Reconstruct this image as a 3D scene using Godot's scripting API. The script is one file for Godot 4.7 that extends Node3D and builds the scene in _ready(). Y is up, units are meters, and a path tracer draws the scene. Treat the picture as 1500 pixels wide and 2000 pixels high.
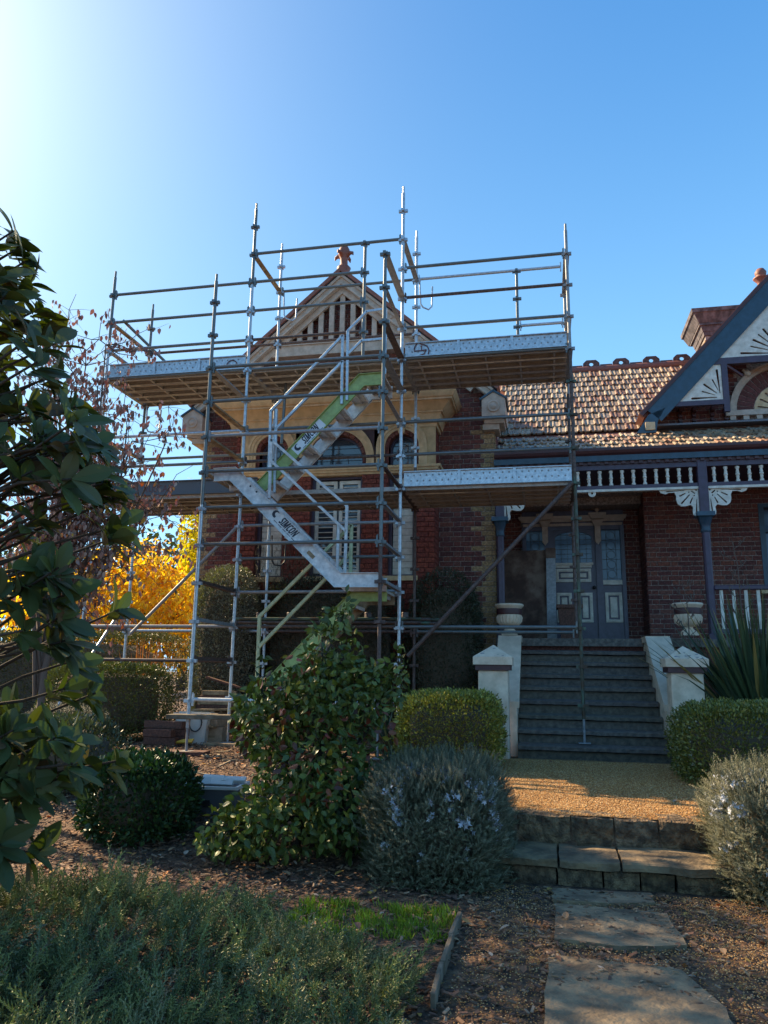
extends Node3D

# ---------------------------------------------------------------- mesh builder
class G:
	var v := PackedVector3Array()
	var n := PackedVector3Array()
	var c := PackedColorArray()
	var idx := PackedInt32Array()
	var col := Color(1, 1, 1)
	func quad(a: Vector3, b: Vector3, cc: Vector3, d: Vector3, o: Vector3) -> void:
		var k: Vector3 = (b - a).cross(cc - a)
		if k.length_squared() < 1e-16:
			k = (cc - a).cross(d - a)
		var s: int = v.size()
		if k.dot(o) > 0.0:
			v.append_array(PackedVector3Array([a, d, cc, b]))
			k = -k
		else:
			v.append_array(PackedVector3Array([a, b, cc, d]))
		var m: Vector3 = (-k).normalized()
		n.append_array(PackedVector3Array([m, m, m, m]))
		c.append_array(PackedColorArray([col, col, col, col]))
		idx.append_array(PackedInt32Array([s, s + 1, s + 2, s, s + 2, s + 3]))
	func tri(a: Vector3, b: Vector3, cc: Vector3, o: Vector3) -> void:
		var k: Vector3 = (b - a).cross(cc - a)
		var s: int = v.size()
		if k.dot(o) > 0.0:
			v.append_array(PackedVector3Array([a, cc, b]))
			k = -k
		else:
			v.append_array(PackedVector3Array([a, b, cc]))
		var m: Vector3 = (-k).normalized()
		n.append_array(PackedVector3Array([m, m, m]))
		c.append_array(PackedColorArray([col, col, col]))
		idx.append_array(PackedInt32Array([s, s + 1, s + 2]))
	func hexa(p: Array) -> void:  # 8 corners, bit0 x, bit1 y, bit2 z
		var mid := Vector3.ZERO
		for q in p:
			mid += q / 8.0
		for f in [[0, 1, 3, 2], [4, 5, 7, 6], [0, 1, 5, 4], [2, 3, 7, 6], [0, 2, 6, 4], [1, 3, 7, 5]]:
			var fm: Vector3 = (p[f[0]] + p[f[1]] + p[f[2]] + p[f[3]]) / 4.0
			quad(p[f[0]], p[f[1]], p[f[2]], p[f[3]], fm - mid)
	func box(xf: Transform3D, s: Vector3) -> void:
		var p := []
		for k in 8:
			p.append(xf * Vector3((float(k & 1) - 0.5) * s.x, (float((k >> 1) & 1) - 0.5) * s.y, (float((k >> 2) & 1) - 0.5) * s.z))
		hexa(p)
	func bxx(x0: float, x1: float, y0: float, y1: float, z0: float, z1: float) -> void:
		box(Transform3D(Basis(), Vector3((x0 + x1) / 2, (y0 + y1) / 2, (z0 + z1) / 2)), Vector3(x1 - x0, y1 - y0, z1 - z0))
	func cbox(xf: Transform3D, s: Vector3, ch: float) -> void:  # chamfered box
		var h: Vector3 = s / 2.0
		var pt = func(sg: Vector3, ax: int) -> Vector3:
			var q := Vector3(sg.x * (h.x - ch), sg.y * (h.y - ch), sg.z * (h.z - ch))
			q[ax] = sg[ax] * h[ax]
			return xf * q
		for ax in 3:
			var u: int = (ax + 1) % 3
			var w: int = (ax + 2) % 3
			for sg in [-1.0, 1.0]:
				var q := []
				for e in [[-1.0, -1.0], [1.0, -1.0], [1.0, 1.0], [-1.0, 1.0]]:
					var t := Vector3.ZERO
					t[ax] = sg
					t[u] = e[0]
					t[w] = e[1]
					q.append(pt.call(t, ax))
				var o := Vector3.ZERO
				o[ax] = sg
				quad(q[0], q[1], q[2], q[3], xf.basis * o)
			for s1 in [-1.0, 1.0]:
				for s2 in [-1.0, 1.0]:
					var t1 := Vector3.ZERO
					var t2 := Vector3.ZERO
					t1[u] = s1
					t1[w] = s2
					t2 = t1
					t1[ax] = -1.0
					t2[ax] = 1.0
					var o2 := Vector3.ZERO
					o2[u] = s1
					o2[w] = s2
					quad(pt.call(t1, u), pt.call(t2, u), pt.call(t2, w), pt.call(t1, w), xf.basis * o2)
		for k in 8:
			var sg3 := Vector3(1 if k & 1 else -1, 1 if k & 2 else -1, 1 if k & 4 else -1)
			tri(pt.call(sg3, 0), pt.call(sg3, 1), pt.call(sg3, 2), xf.basis * sg3)
	func tube(p: Array, r, sides := 8, caps := true) -> void:
		var m: int = p.size()
		var up := Vector3(0.123, 0.97, 0.2).normalized()
		var d0: Vector3 = (p[1] - p[0]).normalized()
		if absf(d0.dot(up)) > 0.9:
			up = Vector3(0.97, 0.1, 0.2).normalized()
		var e1: Vector3 = d0.cross(up).normalized()
		var base: int = v.size()
		for k in m:
			var d: Vector3
			if k == 0:
				d = d0
			elif k == m - 1:
				d = (p[k] - p[k - 1]).normalized()
			else:
				d = ((p[k + 1] - p[k]).normalized() + (p[k] - p[k - 1]).normalized()).normalized()
			e1 = (e1 - d * e1.dot(d)).normalized()
			var e2: Vector3 = d.cross(e1)
			var rr: float = r[k] if r is Array else r
			for j in sides:
				var a: float = TAU * j / sides
				var q: Vector3 = e1 * cos(a) + e2 * sin(a)
				v.append(p[k] + q * rr)
				n.append(q)
				c.append(col)
			if caps and (k == 0 or k == m - 1):
				pass
		for k in m - 1:
			for j in sides:
				var a0: int = base + k * sides + j
				var a1: int = base + k * sides + (j + 1) % sides
				var b0: int = a0 + sides
				var b1: int = a1 + sides
				idx.append_array(PackedInt32Array([a0, b1, a1, a0, b0, b1]))
		if caps:
			for e in [0, m - 1]:
				var o: Vector3 = (p[0] - p[1]) if e == 0 else (p[m - 1] - p[m - 2])
				for j in range(1, sides - 1):
					tri(v[base + e * sides], v[base + e * sides + j], v[base + e * sides + j + 1], o)
	func lathe(prof: Array, seg := 20, xf := Transform3D()) -> void:  # prof: Vector2(r, y) from bottom to top
		var base: int = v.size()
		var m: int = prof.size()
		for k in m:
			var t: Vector2 = prof[mini(k + 1, m - 1)] - prof[maxi(k - 1, 0)]
			var nr := Vector2(t.y, -t.x).normalized()
			for j in seg:
				var a: float = TAU * j / seg
				v.append(xf * Vector3(prof[k].x * cos(a), prof[k].y, prof[k].x * sin(a)))
				n.append((xf.basis * Vector3(nr.x * cos(a), nr.y, nr.x * sin(a))).normalized())
				c.append(col)
		for k in m - 1:
			for j in seg:
				var a0: int = base + k * seg + j
				var a1: int = base + k * seg + (j + 1) % seg
				idx.append_array(PackedInt32Array([a0, a1, a1 + seg, a0, a1 + seg, a0 + seg]))
	func prism(poly: PackedVector2Array, xf: Transform3D, d: float) -> void:  # outline in local xy, depth along local z
		var t := Geometry2D.triangulate_polygon(poly)
		var dz: Vector3 = xf.basis.z
		for k in range(0, t.size(), 3):
			var q := []
			for e in 3:
				q.append(xf * Vector3(poly[t[k + e]].x, poly[t[k + e]].y, 0))
			tri(q[0], q[1], q[2], -dz)
			tri(q[0] + dz * d, q[1] + dz * d, q[2] + dz * d, dz)
		var cw: bool = Geometry2D.is_polygon_clockwise(poly)
		for k in poly.size():
			var a: Vector2 = poly[k]
			var b: Vector2 = poly[(k + 1) % poly.size()]
			var o := Vector2(b.y - a.y, a.x - b.x)
			if cw:
				o = -o
			var pa: Vector3 = xf * Vector3(a.x, a.y, 0)
			var pb: Vector3 = xf * Vector3(b.x, b.y, 0)
			quad(pa, pb, pb + dz * d, pa + dz * d, xf.basis * Vector3(o.x, o.y, 0))
	func plate_with_hole(outer: PackedVector2Array, hc: Vector2, hr: float, xf: Transform3D, d: float, seg := 20) -> void:
		var ip := []
		var op := []
		for k in seg:
			var a: float = TAU * (k + 0.5) / seg
			var dir := Vector2(cos(a), sin(a))
			ip.append(hc + dir * hr)
			var best := 99.0
			for e in outer.size():
				var h = Geometry2D.segment_intersects_segment(hc, hc + dir * 9.0, outer[e], outer[(e + 1) % outer.size()])
				if h != null and hc.distance_to(h) < best:
					best = hc.distance_to(h)
			op.append(hc + dir * best)
		var dz: Vector3 = xf.basis.z
		for k in seg:
			var j: int = (k + 1) % seg
			var q := []
			for w in [ip[k], ip[j], op[j], op[k]]:
				q.append(xf * Vector3(w.x, w.y, 0))
			quad(q[0], q[1], q[2], q[3], -dz)
			quad(q[0] + dz * d, q[1] + dz * d, q[2] + dz * d, q[3] + dz * d, dz)
			quad(q[3], q[2], q[2] + dz * d, q[3] + dz * d, q[3] - q[0])
			quad(q[0], q[1], q[1] + dz * d, q[0] + dz * d, q[0] - q[3])
	func done() -> ArrayMesh:
		var a := []
		a.resize(Mesh.ARRAY_MAX)
		a[Mesh.ARRAY_VERTEX] = v
		a[Mesh.ARRAY_NORMAL] = n
		a[Mesh.ARRAY_COLOR] = c
		a[Mesh.ARRAY_INDEX] = idx
		var m := ArrayMesh.new()
		m.add_surface_from_arrays(Mesh.PRIMITIVE_TRIANGLES, a)
		return m

# ---------------------------------------------------------------- helpers
var M := {}
var rng := RandomNumberGenerator.new()
var taken := {}

func numbered(s: String) -> String:
	if not taken.has(s):
		taken[s] = 0
		return s
	taken[s] += 1
	return "%s_%03d" % [s, taken[s]]

func thing(called: String, label: String, category: String, at := Vector3.ZERO, group := "", kind := "") -> Node3D:
	var o := Node3D.new()
	return tag(o, called, label, category, at, group, kind)

func tag(o: Node3D, called: String, label: String, category: String, at := Vector3.ZERO, group := "", kind := "") -> Node3D:
	o.name = numbered(called)
	add_child(o)
	o.position = at
	o.set_meta("label", label)
	if category != "":
		o.set_meta("category", category)
	if group != "":
		o.set_meta("group", group)
	if kind != "":
		o.set_meta("kind", kind)
	return o

func part(parent: Node3D, called: String, m, mat, xf := Transform3D()) -> MeshInstance3D:
	var o := MeshInstance3D.new()
	o.name = called
	o.mesh = m.done() if m is G else m
	o.material_override = mat
	o.transform = xf
	parent.add_child(o, true)
	return o

func stuff(parent: Node3D, called: String, mesh: Mesh, mat, buf: PackedFloat32Array) -> MultiMeshInstance3D:
	var mm := MultiMesh.new()
	mm.transform_format = MultiMesh.TRANSFORM_3D
	mm.use_colors = true
	mm.mesh = mesh
	mm.instance_count = buf.size() / 16
	mm.buffer = buf
	var o := MultiMeshInstance3D.new()
	o.name = called
	o.multimesh = mm
	o.material_override = mat
	o.set_meta("kind", "stuff")
	if parent:
		parent.add_child(o, true)
	return o

func put(buf: PackedFloat32Array, b: Basis, p: Vector3, c: Color) -> void:
	buf.append_array(PackedFloat32Array([b.x.x, b.y.x, b.z.x, p.x, b.x.y, b.y.y, b.z.y, p.y, b.x.z, b.y.z, b.z.z, p.z, c.r, c.g, c.b, 1.0]))

func rnd(a: float, b: float) -> float:
	return rng.randf_range(a, b)

func rdir() -> Vector3:
	var z: float = rnd(-1, 1)
	var a: float = rnd(0, TAU)
	var r: float = sqrt(1 - z * z)
	return Vector3(r * cos(a), z, r * sin(a))

func aim(d: Vector3, roll := 0.0) -> Basis:  # local y along d
	var y: Vector3 = d.normalized()
	var x: Vector3 = y.cross(Vector3(0.31, 0.2, 0.93)).normalized()
	return Basis(y, roll) * Basis(x, y, x.cross(y))

func lin(r: float, g: float, b: float) -> Color:
	return Color(r, g, b).linear_to_srgb()

func noise_tex(freq: float, sd: int, lo: Color, hi: Color, size := 512, oct := 5, contrast := 1.0, mid = null, normal := 0.0) -> ImageTexture:
	var f := FastNoiseLite.new()
	f.noise_type = FastNoiseLite.TYPE_SIMPLEX_SMOOTH
	f.seed = sd
	f.frequency = freq
	f.fractal_octaves = oct
	f.fractal_gain = 0.6
	var im: Image = f.get_seamless_image(size, size)
	if normal > 0.0:
		im.convert(Image.FORMAT_RGBA8)
		im.bump_map_to_normal_map(normal)
		return ImageTexture.create_from_image(im)
	var out := Image.create(size, size, false, Image.FORMAT_RGB8)
	for y in size:
		for x in size:
			var t: float = clampf((im.get_pixel(x, y).r - 0.5) * contrast + 0.5, 0, 1)
			var q: Color
			if mid == null:
				q = lo.lerp(hi, t)
			else:
				q = lo.lerp(mid, t * 2.0) if t < 0.5 else (mid as Color).lerp(hi, t * 2.0 - 1.0)
			out.set_pixel(x, y, q)
	return ImageTexture.create_from_image(out)

func mat(c: Color, rough := 0.7, metal := 0.0, tex: Texture2D = null, scale := 1.0, bump: Texture2D = null, bump_cm := 0.0) -> StandardMaterial3D:
	var m := StandardMaterial3D.new()
	m.albedo_color = c
	m.roughness = rough
	m.metallic = metal
	m.vertex_color_use_as_albedo = true
	if tex or bump:
		m.uv1_triplanar = true
		m.uv1_world_triplanar = true
		m.uv1_scale = Vector3(scale, scale, scale)
	if tex:
		m.albedo_texture = tex
	if bump:
		m.heightmap_enabled = true
		m.heightmap_texture = bump
		m.heightmap_scale = bump_cm
	return m

func leafmat(back: Color, rough := 0.5, spec := 0.5) -> StandardMaterial3D:
	var m := StandardMaterial3D.new()
	m.albedo_color = Color(1, 1, 1)
	m.roughness = rough
	m.metallic_specular = spec
	m.vertex_color_use_as_albedo = true
	m.cull_mode = BaseMaterial3D.CULL_DISABLED
	m.backlight_enabled = true
	m.backlight = back
	return m

# leaf lying along +y from the origin, width along x, facing z; folded along the midrib and curved
func leaf_mesh(l: float, w: float, fold := 0.25, curl := 0.2, seg := 4, tipp := 0.5) -> ArrayMesh:
	var g := G.new()
	var pr := []
	for k in seg + 1:
		var t: float = float(k) / seg
		var ww: float = w * 0.5 * pow(sin(PI * pow(t, tipp + 0.25)), 0.8) if k > 0 and k < seg else 0.0
		pr.append([t, ww])
	for k in seg:
		for s in [-1.0, 1.0]:
			var q := []
			for e in [k, k + 1]:
				var t: float = pr[e][0]
				var zc: float = -curl * l * t * t
				q.append(Vector3(0, l * t, zc))
				q.append(Vector3(s * pr[e][1], l * t, zc + fold * pr[e][1]))
			var first: int = g.v.size()
			if k == 0:
				g.tri(q[0], q[3], q[2], Vector3(0, 0, 1))
			elif k == seg - 1:
				g.tri(q[0], q[1], q[2], Vector3(0, 0, 1))
			else:
				g.quad(q[0], q[1], q[3], q[2], Vector3(0, 0, 1))
			for e in range(first, g.v.size()):
				var ty: float = g.v[e].y / l
				g.n[e] = Vector3(-s * fold * 0.9, 2.0 * curl * ty, 1.0).normalized()
	return g.done()

# ---------------------------------------------------------------- scene
const SUN_TO := Vector3(-0.759, 0.575, -0.305)

func _ready() -> void:
	rng.seed = 20240517
	# camera
	var cam := Camera3D.new()
	cam.name = "camera"
	add_child(cam)
	var pit := 0.2061
	var roll := -0.0148
	var yaw := 0.2078
	var ry := Basis(Vector3.UP, yaw)
	cam.transform = Transform3D(Basis(
		ry * Vector3(cos(roll), -sin(roll) * cos(pit), -sin(roll) * sin(pit)),
		ry * Vector3(sin(roll), cos(roll) * cos(pit), cos(roll) * sin(pit)),
		ry * Vector3(0, -sin(pit), cos(pit))), Vector3(1.991, 1.05, 10.573))
	cam.fov = 67.38
	cam.far = 600.0
	cam.near = 0.05
	cam.current = true
	# sky and sun
	var env := Environment.new()
	env.background_mode = Environment.BG_SKY
	env.tonemap_mode = Environment.TONE_MAPPER_LINEAR
	env.tonemap_exposure = 2.4
	env.sdfgi_enabled = true
	env.ssao_enabled = true
	env.ssil_enabled = true
	env.background_energy_multiplier = 0.89
	var sky := Sky.new()
	var pano := PanoramaSkyMaterial.new()
	pano.panorama = sky_picture()
	sky.sky_material = pano
	env.sky = sky
	var we := WorldEnvironment.new()
	we.name = "world_environment"
	we.environment = env
	add_child(we)
	var sun := DirectionalLight3D.new()
	sun.name = "sun"
	sun.light_energy = 1.6
	sun.light_color = Color(1.0, 0.89, 0.72)
	sun.light_angular_distance = 0.5
	sun.shadow_enabled = true
	add_child(sun)
	sun.look_at_from_position(SUN_TO * 50.0, Vector3.ZERO)
	materials()
	setting()
	print("setting ", Time.get_ticks_msec())
	house()
	print("house ", Time.get_ticks_msec())
	front_steps()
	scaffold()
	print("scaffold ", Time.get_ticks_msec())
	stairs()
	clutter()
	print("clutter ", Time.get_ticks_msec())
	garden()
	print("garden ", Time.get_ticks_msec())

func sky_picture() -> ImageTexture:
	# clear autumn sky: blue deepening upwards, pale at the horizon, with the sun's aureole
	var w := 512
	var h := 256
	var im := Image.create(w, h, false, Image.FORMAT_RGBF)
	for y in h:
		var el: float = (0.5 - (y + 0.5) / h) * PI
		for x in w:
			var az: float = ((x + 0.5) / w) * TAU
			var d := Vector3(sin(az) * cos(el), sin(el), -cos(az) * cos(el))
			var t: float = clampf(sin(maxf(el, 0.0)), 0, 1)
			var k: float = pow(1.0 - t, 2.0)
			var c := Color(0.016, 0.115, 0.325).lerp(Color(0.31, 0.62, 0.88), k)
			var ca: float = clampf(d.dot(SUN_TO.normalized()), -1, 1)
			var ang: float = rad_to_deg(acos(ca))
			var a: float = exp(-ang / 11.0) * 2.3
			c = Color(c.r + a, c.g + a * 0.94, c.b + a * 0.70)
			if el < 0.0:
				c = Color(0.16, 0.15, 0.13)
			im.set_pixel(x, y, c)
	return ImageTexture.create_from_image(im)

func materials() -> void:
	var t_fine := noise_tex(0.03, 3, Color(0.62, 0.62, 0.62), Color(1, 1, 1), 512, 5, 1.6)
	var t_patch := noise_tex(0.008, 5, Color(0.55, 0.55, 0.55), Color(1, 1, 1), 512, 5, 1.8)
	var t_grain := noise_tex(0.05, 9, Color(0, 0, 0), Color(1, 1, 1), 512, 5, 1.4)
	var t_soil := noise_tex(0.03, 11, lin(0.045, 0.025, 0.014), lin(0.22, 0.12, 0.06), 512, 6, 1.8, lin(0.11, 0.06, 0.032))
	var t_path := noise_tex(0.06, 13, lin(0.13, 0.065, 0.022), lin(0.46, 0.26, 0.09), 512, 6, 1.7, lin(0.30, 0.155, 0.05))
	var t_stone := noise_tex(0.03, 17, lin(0.085, 0.085, 0.088), lin(0.22, 0.21, 0.195), 512, 6, 1.4, lin(0.145, 0.143, 0.14))
	var t_flag := noise_tex(0.008, 47, lin(0.10, 0.09, 0.075), lin(0.30, 0.27, 0.22), 512, 7, 1.9, lin(0.19, 0.175, 0.15))
	var t_sand := noise_tex(0.02, 19, lin(0.05, 0.035, 0.022), lin(0.26, 0.175, 0.10), 512, 6, 1.8, lin(0.125, 0.085, 0.05))
	var t_galv := noise_tex(0.03, 23, Color(0.80, 0.81, 0.82), Color(1, 1, 1), 256, 5, 1.2)
	var t_wood := noise_tex(0.02, 29, lin(0.16, 0.11, 0.06), lin(0.38, 0.29, 0.18), 256, 5, 1.8)
	var t_ply := noise_tex(0.006, 31, lin(0.07, 0.035, 0.025), lin(0.22, 0.15, 0.11), 512, 5, 2.0, lin(0.13, 0.075, 0.052))
	var t_paint := noise_tex(0.02, 37, Color(0.86, 0.85, 0.83), Color(1, 1, 1), 512, 6, 1.5)
	var t_rust := noise_tex(0.012, 41, lin(0.10, 0.045, 0.025), lin(0.13, 0.17, 0.13), 512, 5, 2.6, lin(0.10, 0.11, 0.09))
	M.soil = mat(Color.WHITE, 0.95, 0, t_soil, 0.55, t_grain, 2.5)
	M.path = mat(Color.WHITE, 0.95, 0, t_path, 0.9, t_grain, 1.5)
	M.brick = mat(Color.WHITE, 0.85, 0, t_fine, 1.3, t_grain, 0.15)
	M.mortar = mat(lin(0.56, 0.46, 0.40), 0.95, 0, t_fine, 1.0)
	M.red_mortar = mat(lin(0.19, 0.055, 0.04), 0.95, 0, t_fine, 1.0)
	M.cream = mat(lin(0.74, 0.52, 0.29), 0.6, 0, t_paint, 0.5)
	M.buff = mat(lin(0.58, 0.465, 0.37), 0.65, 0, t_paint, 0.6)
	M.white = mat(lin(0.80, 0.75, 0.65), 0.55, 0, t_paint, 0.5)
	M.plum = mat(lin(0.075, 0.05, 0.085), 0.45, 0, t_paint, 0.6)
	M.maroon = mat(lin(0.085, 0.03, 0.032), 0.5, 0, t_paint, 0.6)
	M.teal = mat(lin(0.03, 0.075, 0.12), 0.4, 0, t_paint, 0.6)
	M.door = mat(lin(0.10, 0.088, 0.135), 0.4, 0, t_paint, 0.6)
	M.glass = mat(lin(0.03, 0.045, 0.065), 0.05)
	M.glass.metallic_specular = 0.9
	M.lead = mat(lin(0.03, 0.03, 0.035), 0.5)
	M.lightglass = mat(lin(0.06, 0.11, 0.19), 0.12)
	M.dark = mat(lin(0.02, 0.02, 0.022), 0.9)
	M.tile = mat(Color.WHITE, 0.55, 0, t_patch, 1.6, t_grain, 0.25)
	M.terracotta = mat(lin(0.28, 0.10, 0.065), 0.6, 0, t_paint, 1.0)
	M.bluestone = mat(Color(0.96, 0.90, 0.84), 0.8, 0, t_stone, 0.7, t_grain, 0.5)
	M.flag = mat(Color(1.0, 0.90, 0.76), 0.85, 0, t_flag, 0.6, t_grain, 0.8)
	M.sandstone = mat(Color.WHITE, 0.95, 0, t_sand, 0.8, t_grain, 2.0)
	M.render = mat(lin(0.80, 0.63, 0.47), 0.8, 0, t_paint, 0.45)
	M.galv = mat(lin(0.56, 0.60, 0.64), 0.38, 0.55, t_galv, 1.7)
	M.galvdull = mat(lin(0.34, 0.345, 0.35), 0.55, 0.25, t_galv, 1.7)
	M.steel = mat(lin(0.15, 0.17, 0.175), 0.33, 0.25, t_paint, 1.0)
	M.green_steel = mat(Color(0.75, 0.85, 0.8), 0.5, 0.1, t_rust, 0.7)
	M.rust = mat(lin(0.15, 0.10, 0.085), 0.6, 0.15, t_fine, 1.2)
	M.alu = mat(lin(0.74, 0.73, 0.71), 0.45, 0.12, t_galv, 1.2)
	M.lime = mat(lin(0.36, 0.48, 0.16), 0.45, 0.0, t_paint, 1.0)
	M.limepale = mat(lin(0.50, 0.52, 0.30), 0.45, 0.1, t_paint, 1.0)
	M.timber = mat(Color.WHITE, 0.85, 0, t_wood, 0.9)
	M.greytimber = mat(Color(0.78, 0.8, 0.84), 0.9, 0, t_wood, 0.9)
	M.ply = mat(Color.WHITE, 0.8, 0, t_ply, 0.6)
	M.deckplank = mat(lin(0.48, 0.45, 0.41), 0.6, 0.1, t_galv, 1.5)
	M.ink = mat(lin(0.012, 0.014, 0.03), 0.5)
	M.sticker = mat(lin(0.68, 0.72, 0.75), 0.4)
	M.marker = mat(lin(0.14, 0.05, 0.05), 0.7)
	M.bark = mat(lin(0.085, 0.062, 0.045), 0.95, 0, t_fine, 2.5)
	M.twig = mat(lin(0.12, 0.085, 0.065), 0.9)
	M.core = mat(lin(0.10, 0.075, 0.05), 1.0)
	M.card = mat(lin(0.40, 0.30, 0.21), 0.85, 0, t_paint, 1.2)
	M.whiteplastic = mat(lin(0.62, 0.59, 0.54), 0.5)
	M.blackplastic = mat(lin(0.018, 0.018, 0.02), 0.45)
	M.greyplastic = mat(lin(0.10, 0.105, 0.115), 0.6)
	M.yellow = mat(lin(0.62, 0.36, 0.03), 0.5)
	M.redtimber = mat(lin(0.17, 0.07, 0.045), 0.75, 0, t_fine, 1.5)
	M.crest = mat(lin(0.17, 0.085, 0.07), 0.7, 0, t_fine, 1.0)
	M.chimneycap = mat(lin(0.20, 0.165, 0.17), 0.8, 0, t_patch, 1.0)
	M.lead_flash = mat(lin(0.20, 0.20, 0.23), 0.7, 0, t_paint, 2.0)

# ---------------------------------------------------------------- ground
func ground_h(x: float, z: float) -> float:
	var t: float = smoothstep(2.4, 5.3, z)
	var bed: float = -0.37 * t
	var inpath: float = smoothstep(1.2, 1.45, x) * (1.0 - smoothstep(3.25, 3.5, x))
	var cut: float = 0.0 if z < 4.28 else -0.37
	var h: float = lerpf(bed, cut, inpath)
	h -= 0.16 * smoothstep(5.3, 10.0, z)
	h += 0.25 * smoothstep(-12.0, -40.0, z)
	h -= 0.0
	return h

func setting() -> void:
	var xs := []
	var zs := []
	var x := -6.0
	while x <= 7.0:
		xs.append(x)
		x += 0.1
	for k in range(1, 26):
		xs.append(7.0 + pow(k, 2.0) * 0.25)
		xs.insert(0, -6.0 - pow(k, 2.0) * 0.25)
	var z := -4.0
	while z <= 13.0:
		zs.append(z)
		z += 0.08
	for k in range(1, 22):
		zs.insert(0, -4.0 - pow(k, 2.0) * 0.6)
		zs.append(13.0 + pow(k, 2.0) * 0.3)
	var f := FastNoiseLite.new()
	f.seed = 4
	f.frequency = 1.1
	var vv := PackedVector3Array()
	var nn := PackedVector3Array()
	var cc := PackedColorArray()
	var ii := PackedInt32Array()
	var nx: int = xs.size()
	for b in zs:
		for a in xs:
			var rough: float = 0.022 if not (a > 1.3 and a < 3.4) else 0.006
			vv.append(Vector3(a, ground_h(a, b) + f.get_noise_2d(a, b) * rough + f.get_noise_2d(a * 4.0, b * 4.0) * rough * 0.5, b))
			nn.append(Vector3.UP)
			cc.append(Color.WHITE)
	for j in zs.size() - 1:
		for i in nx - 1:
			var s: int = j * nx + i
			ii.append_array(PackedInt32Array([s, s + 1, s + nx + 1, s, s + nx + 1, s + nx]))
			if i > 0 and j > 0:
				var e1: Vector3 = vv[s + 1] - vv[s - 1]
				var e2: Vector3 = vv[s + nx] - vv[s - nx]
				nn[s] = e2.cross(e1).normalized()
	var arr := []
	arr.resize(Mesh.ARRAY_MAX)
	arr[Mesh.ARRAY_VERTEX] = vv
	arr[Mesh.ARRAY_NORMAL] = nn
	arr[Mesh.ARRAY_COLOR] = cc
	arr[Mesh.ARRAY_INDEX] = ii
	var am := ArrayMesh.new()
	am.add_surface_from_arrays(Mesh.PRIMITIVE_TRIANGLES, arr)
	var go := MeshInstance3D.new()
	go.mesh = am
	go.material_override = M.soil
	tag(go, "ground", "bark mulch and bare soil of the sloping front garden", "ground", Vector3.ZERO, "", "structure")
	# gravel terrace between the steps
	var g := G.new()
	for i in 24:
		for j in 30:
			var x0: float = 1.30 + i * 0.1
			var z0: float = 0.25 + j * 0.133
			var q := []
			for e in [[0, 0], [1, 0], [1, 1], [0, 1]]:
				var px: float = x0 + e[0] * 0.1
				var pz: float = z0 + e[1] * 0.133
				q.append(Vector3(px, 0.012 + f.get_noise_2d(px * 2.0, pz * 2.0) * 0.006, pz))
			g.quad(q[0], q[1], q[2], q[3], Vector3.UP)
	var gp := MeshInstance3D.new()
	gp.mesh = g.done()
	gp.material_override = M.path
	tag(gp, "gravel_path", "orange gravel terrace between the bluestone stair and the garden steps", "path", Vector3.ZERO, "", "structure")

# ---------------------------------------------------------------- house
var H: Node3D
var brick_list := []
var brick_cols := []

func brick_color(kind: int) -> int:
	# 0..4 red, 5..7 cream quoins, 8..10 clean red
	if kind == 1:
		return 5 + rng.randi() % 3
	if kind == 2:
		return 8 + rng.randi() % 3
	return rng.randi() % 5

# lays bricks on a vertical face; u runs along the face, v up. holes: Rect2 in (u, v); kind_of(u0, u1, row) -> 0/1/2, or -1 to leave out
func lay(wall: Node3D, o: Vector3, u: Vector3, nrm: Vector3, w: float, h: float, holes: Array, kind_of: Callable, prio: Callable) -> void:
	var rows: int = int(h / 0.086)
	var b := Basis(u, Vector3.UP, nrm)
	for r in rows:
		var v0: float = r * 0.086
		var x: float = -0.18 * (r % 2)
		var st: bool = true
		while x < w:
			var l: float = 0.23 if st else 0.11
			var spans := [[maxf(x, 0.0), minf(x + l, w)]]
			for hole in holes:
				if v0 + 0.076 > hole.position.y + 0.02 and v0 < hole.end.y - 0.02:
					var ns := []
					for s in spans:
						if s[1] <= hole.position.x or s[0] >= hole.end.x:
							ns.append(s)
						else:
							if s[0] < hole.position.x:
								ns.append([s[0], hole.position.x])
							if s[1] > hole.end.x:
								ns.append([hole.end.x, s[1]])
					spans = ns
			for s in spans:
				if s[1] - s[0] < 0.03:
					continue
				var kd: int = kind_of.call(s[0], s[1], r)
				if kd < 0:
					continue
				var um: float = (s[0] + s[1]) / 2
				var p: Vector3 = o + u * um + Vector3.UP * (v0 + 0.043) + nrm * rnd(-0.0012, 0.0012)
				brick_list.append([wall, Transform3D(b * Basis.from_scale(Vector3((s[1] - s[0]) / 0.23, 1, 1)), p), brick_color(kd), prio.call(p)])
			x += l + 0.01
			st = not st

func brick_into(g: G, xf: Transform3D) -> void:
	var a := []
	for e in [[-0.115, -0.038, -0.004], [0.115, -0.038, -0.004], [0.115, 0.038, -0.004], [-0.115, 0.038, -0.004], [-0.112, -0.035, 0.009], [0.112, -0.035, 0.009], [0.112, 0.035, 0.009], [-0.112, 0.035, 0.009]]:
		a.append(xf * Vector3(e[0], e[1], e[2]))
	var z: Vector3 = xf.basis.z
	g.quad(a[4], a[5], a[6], a[7], z)
	var mid: Vector3 = xf.origin
	for k in 4:
		var j: int = (k + 1) % 4
		g.quad(a[k], a[j], a[4 + j], a[4 + k], (a[k] + a[j]) / 2 - mid + z * 0.01)

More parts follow.
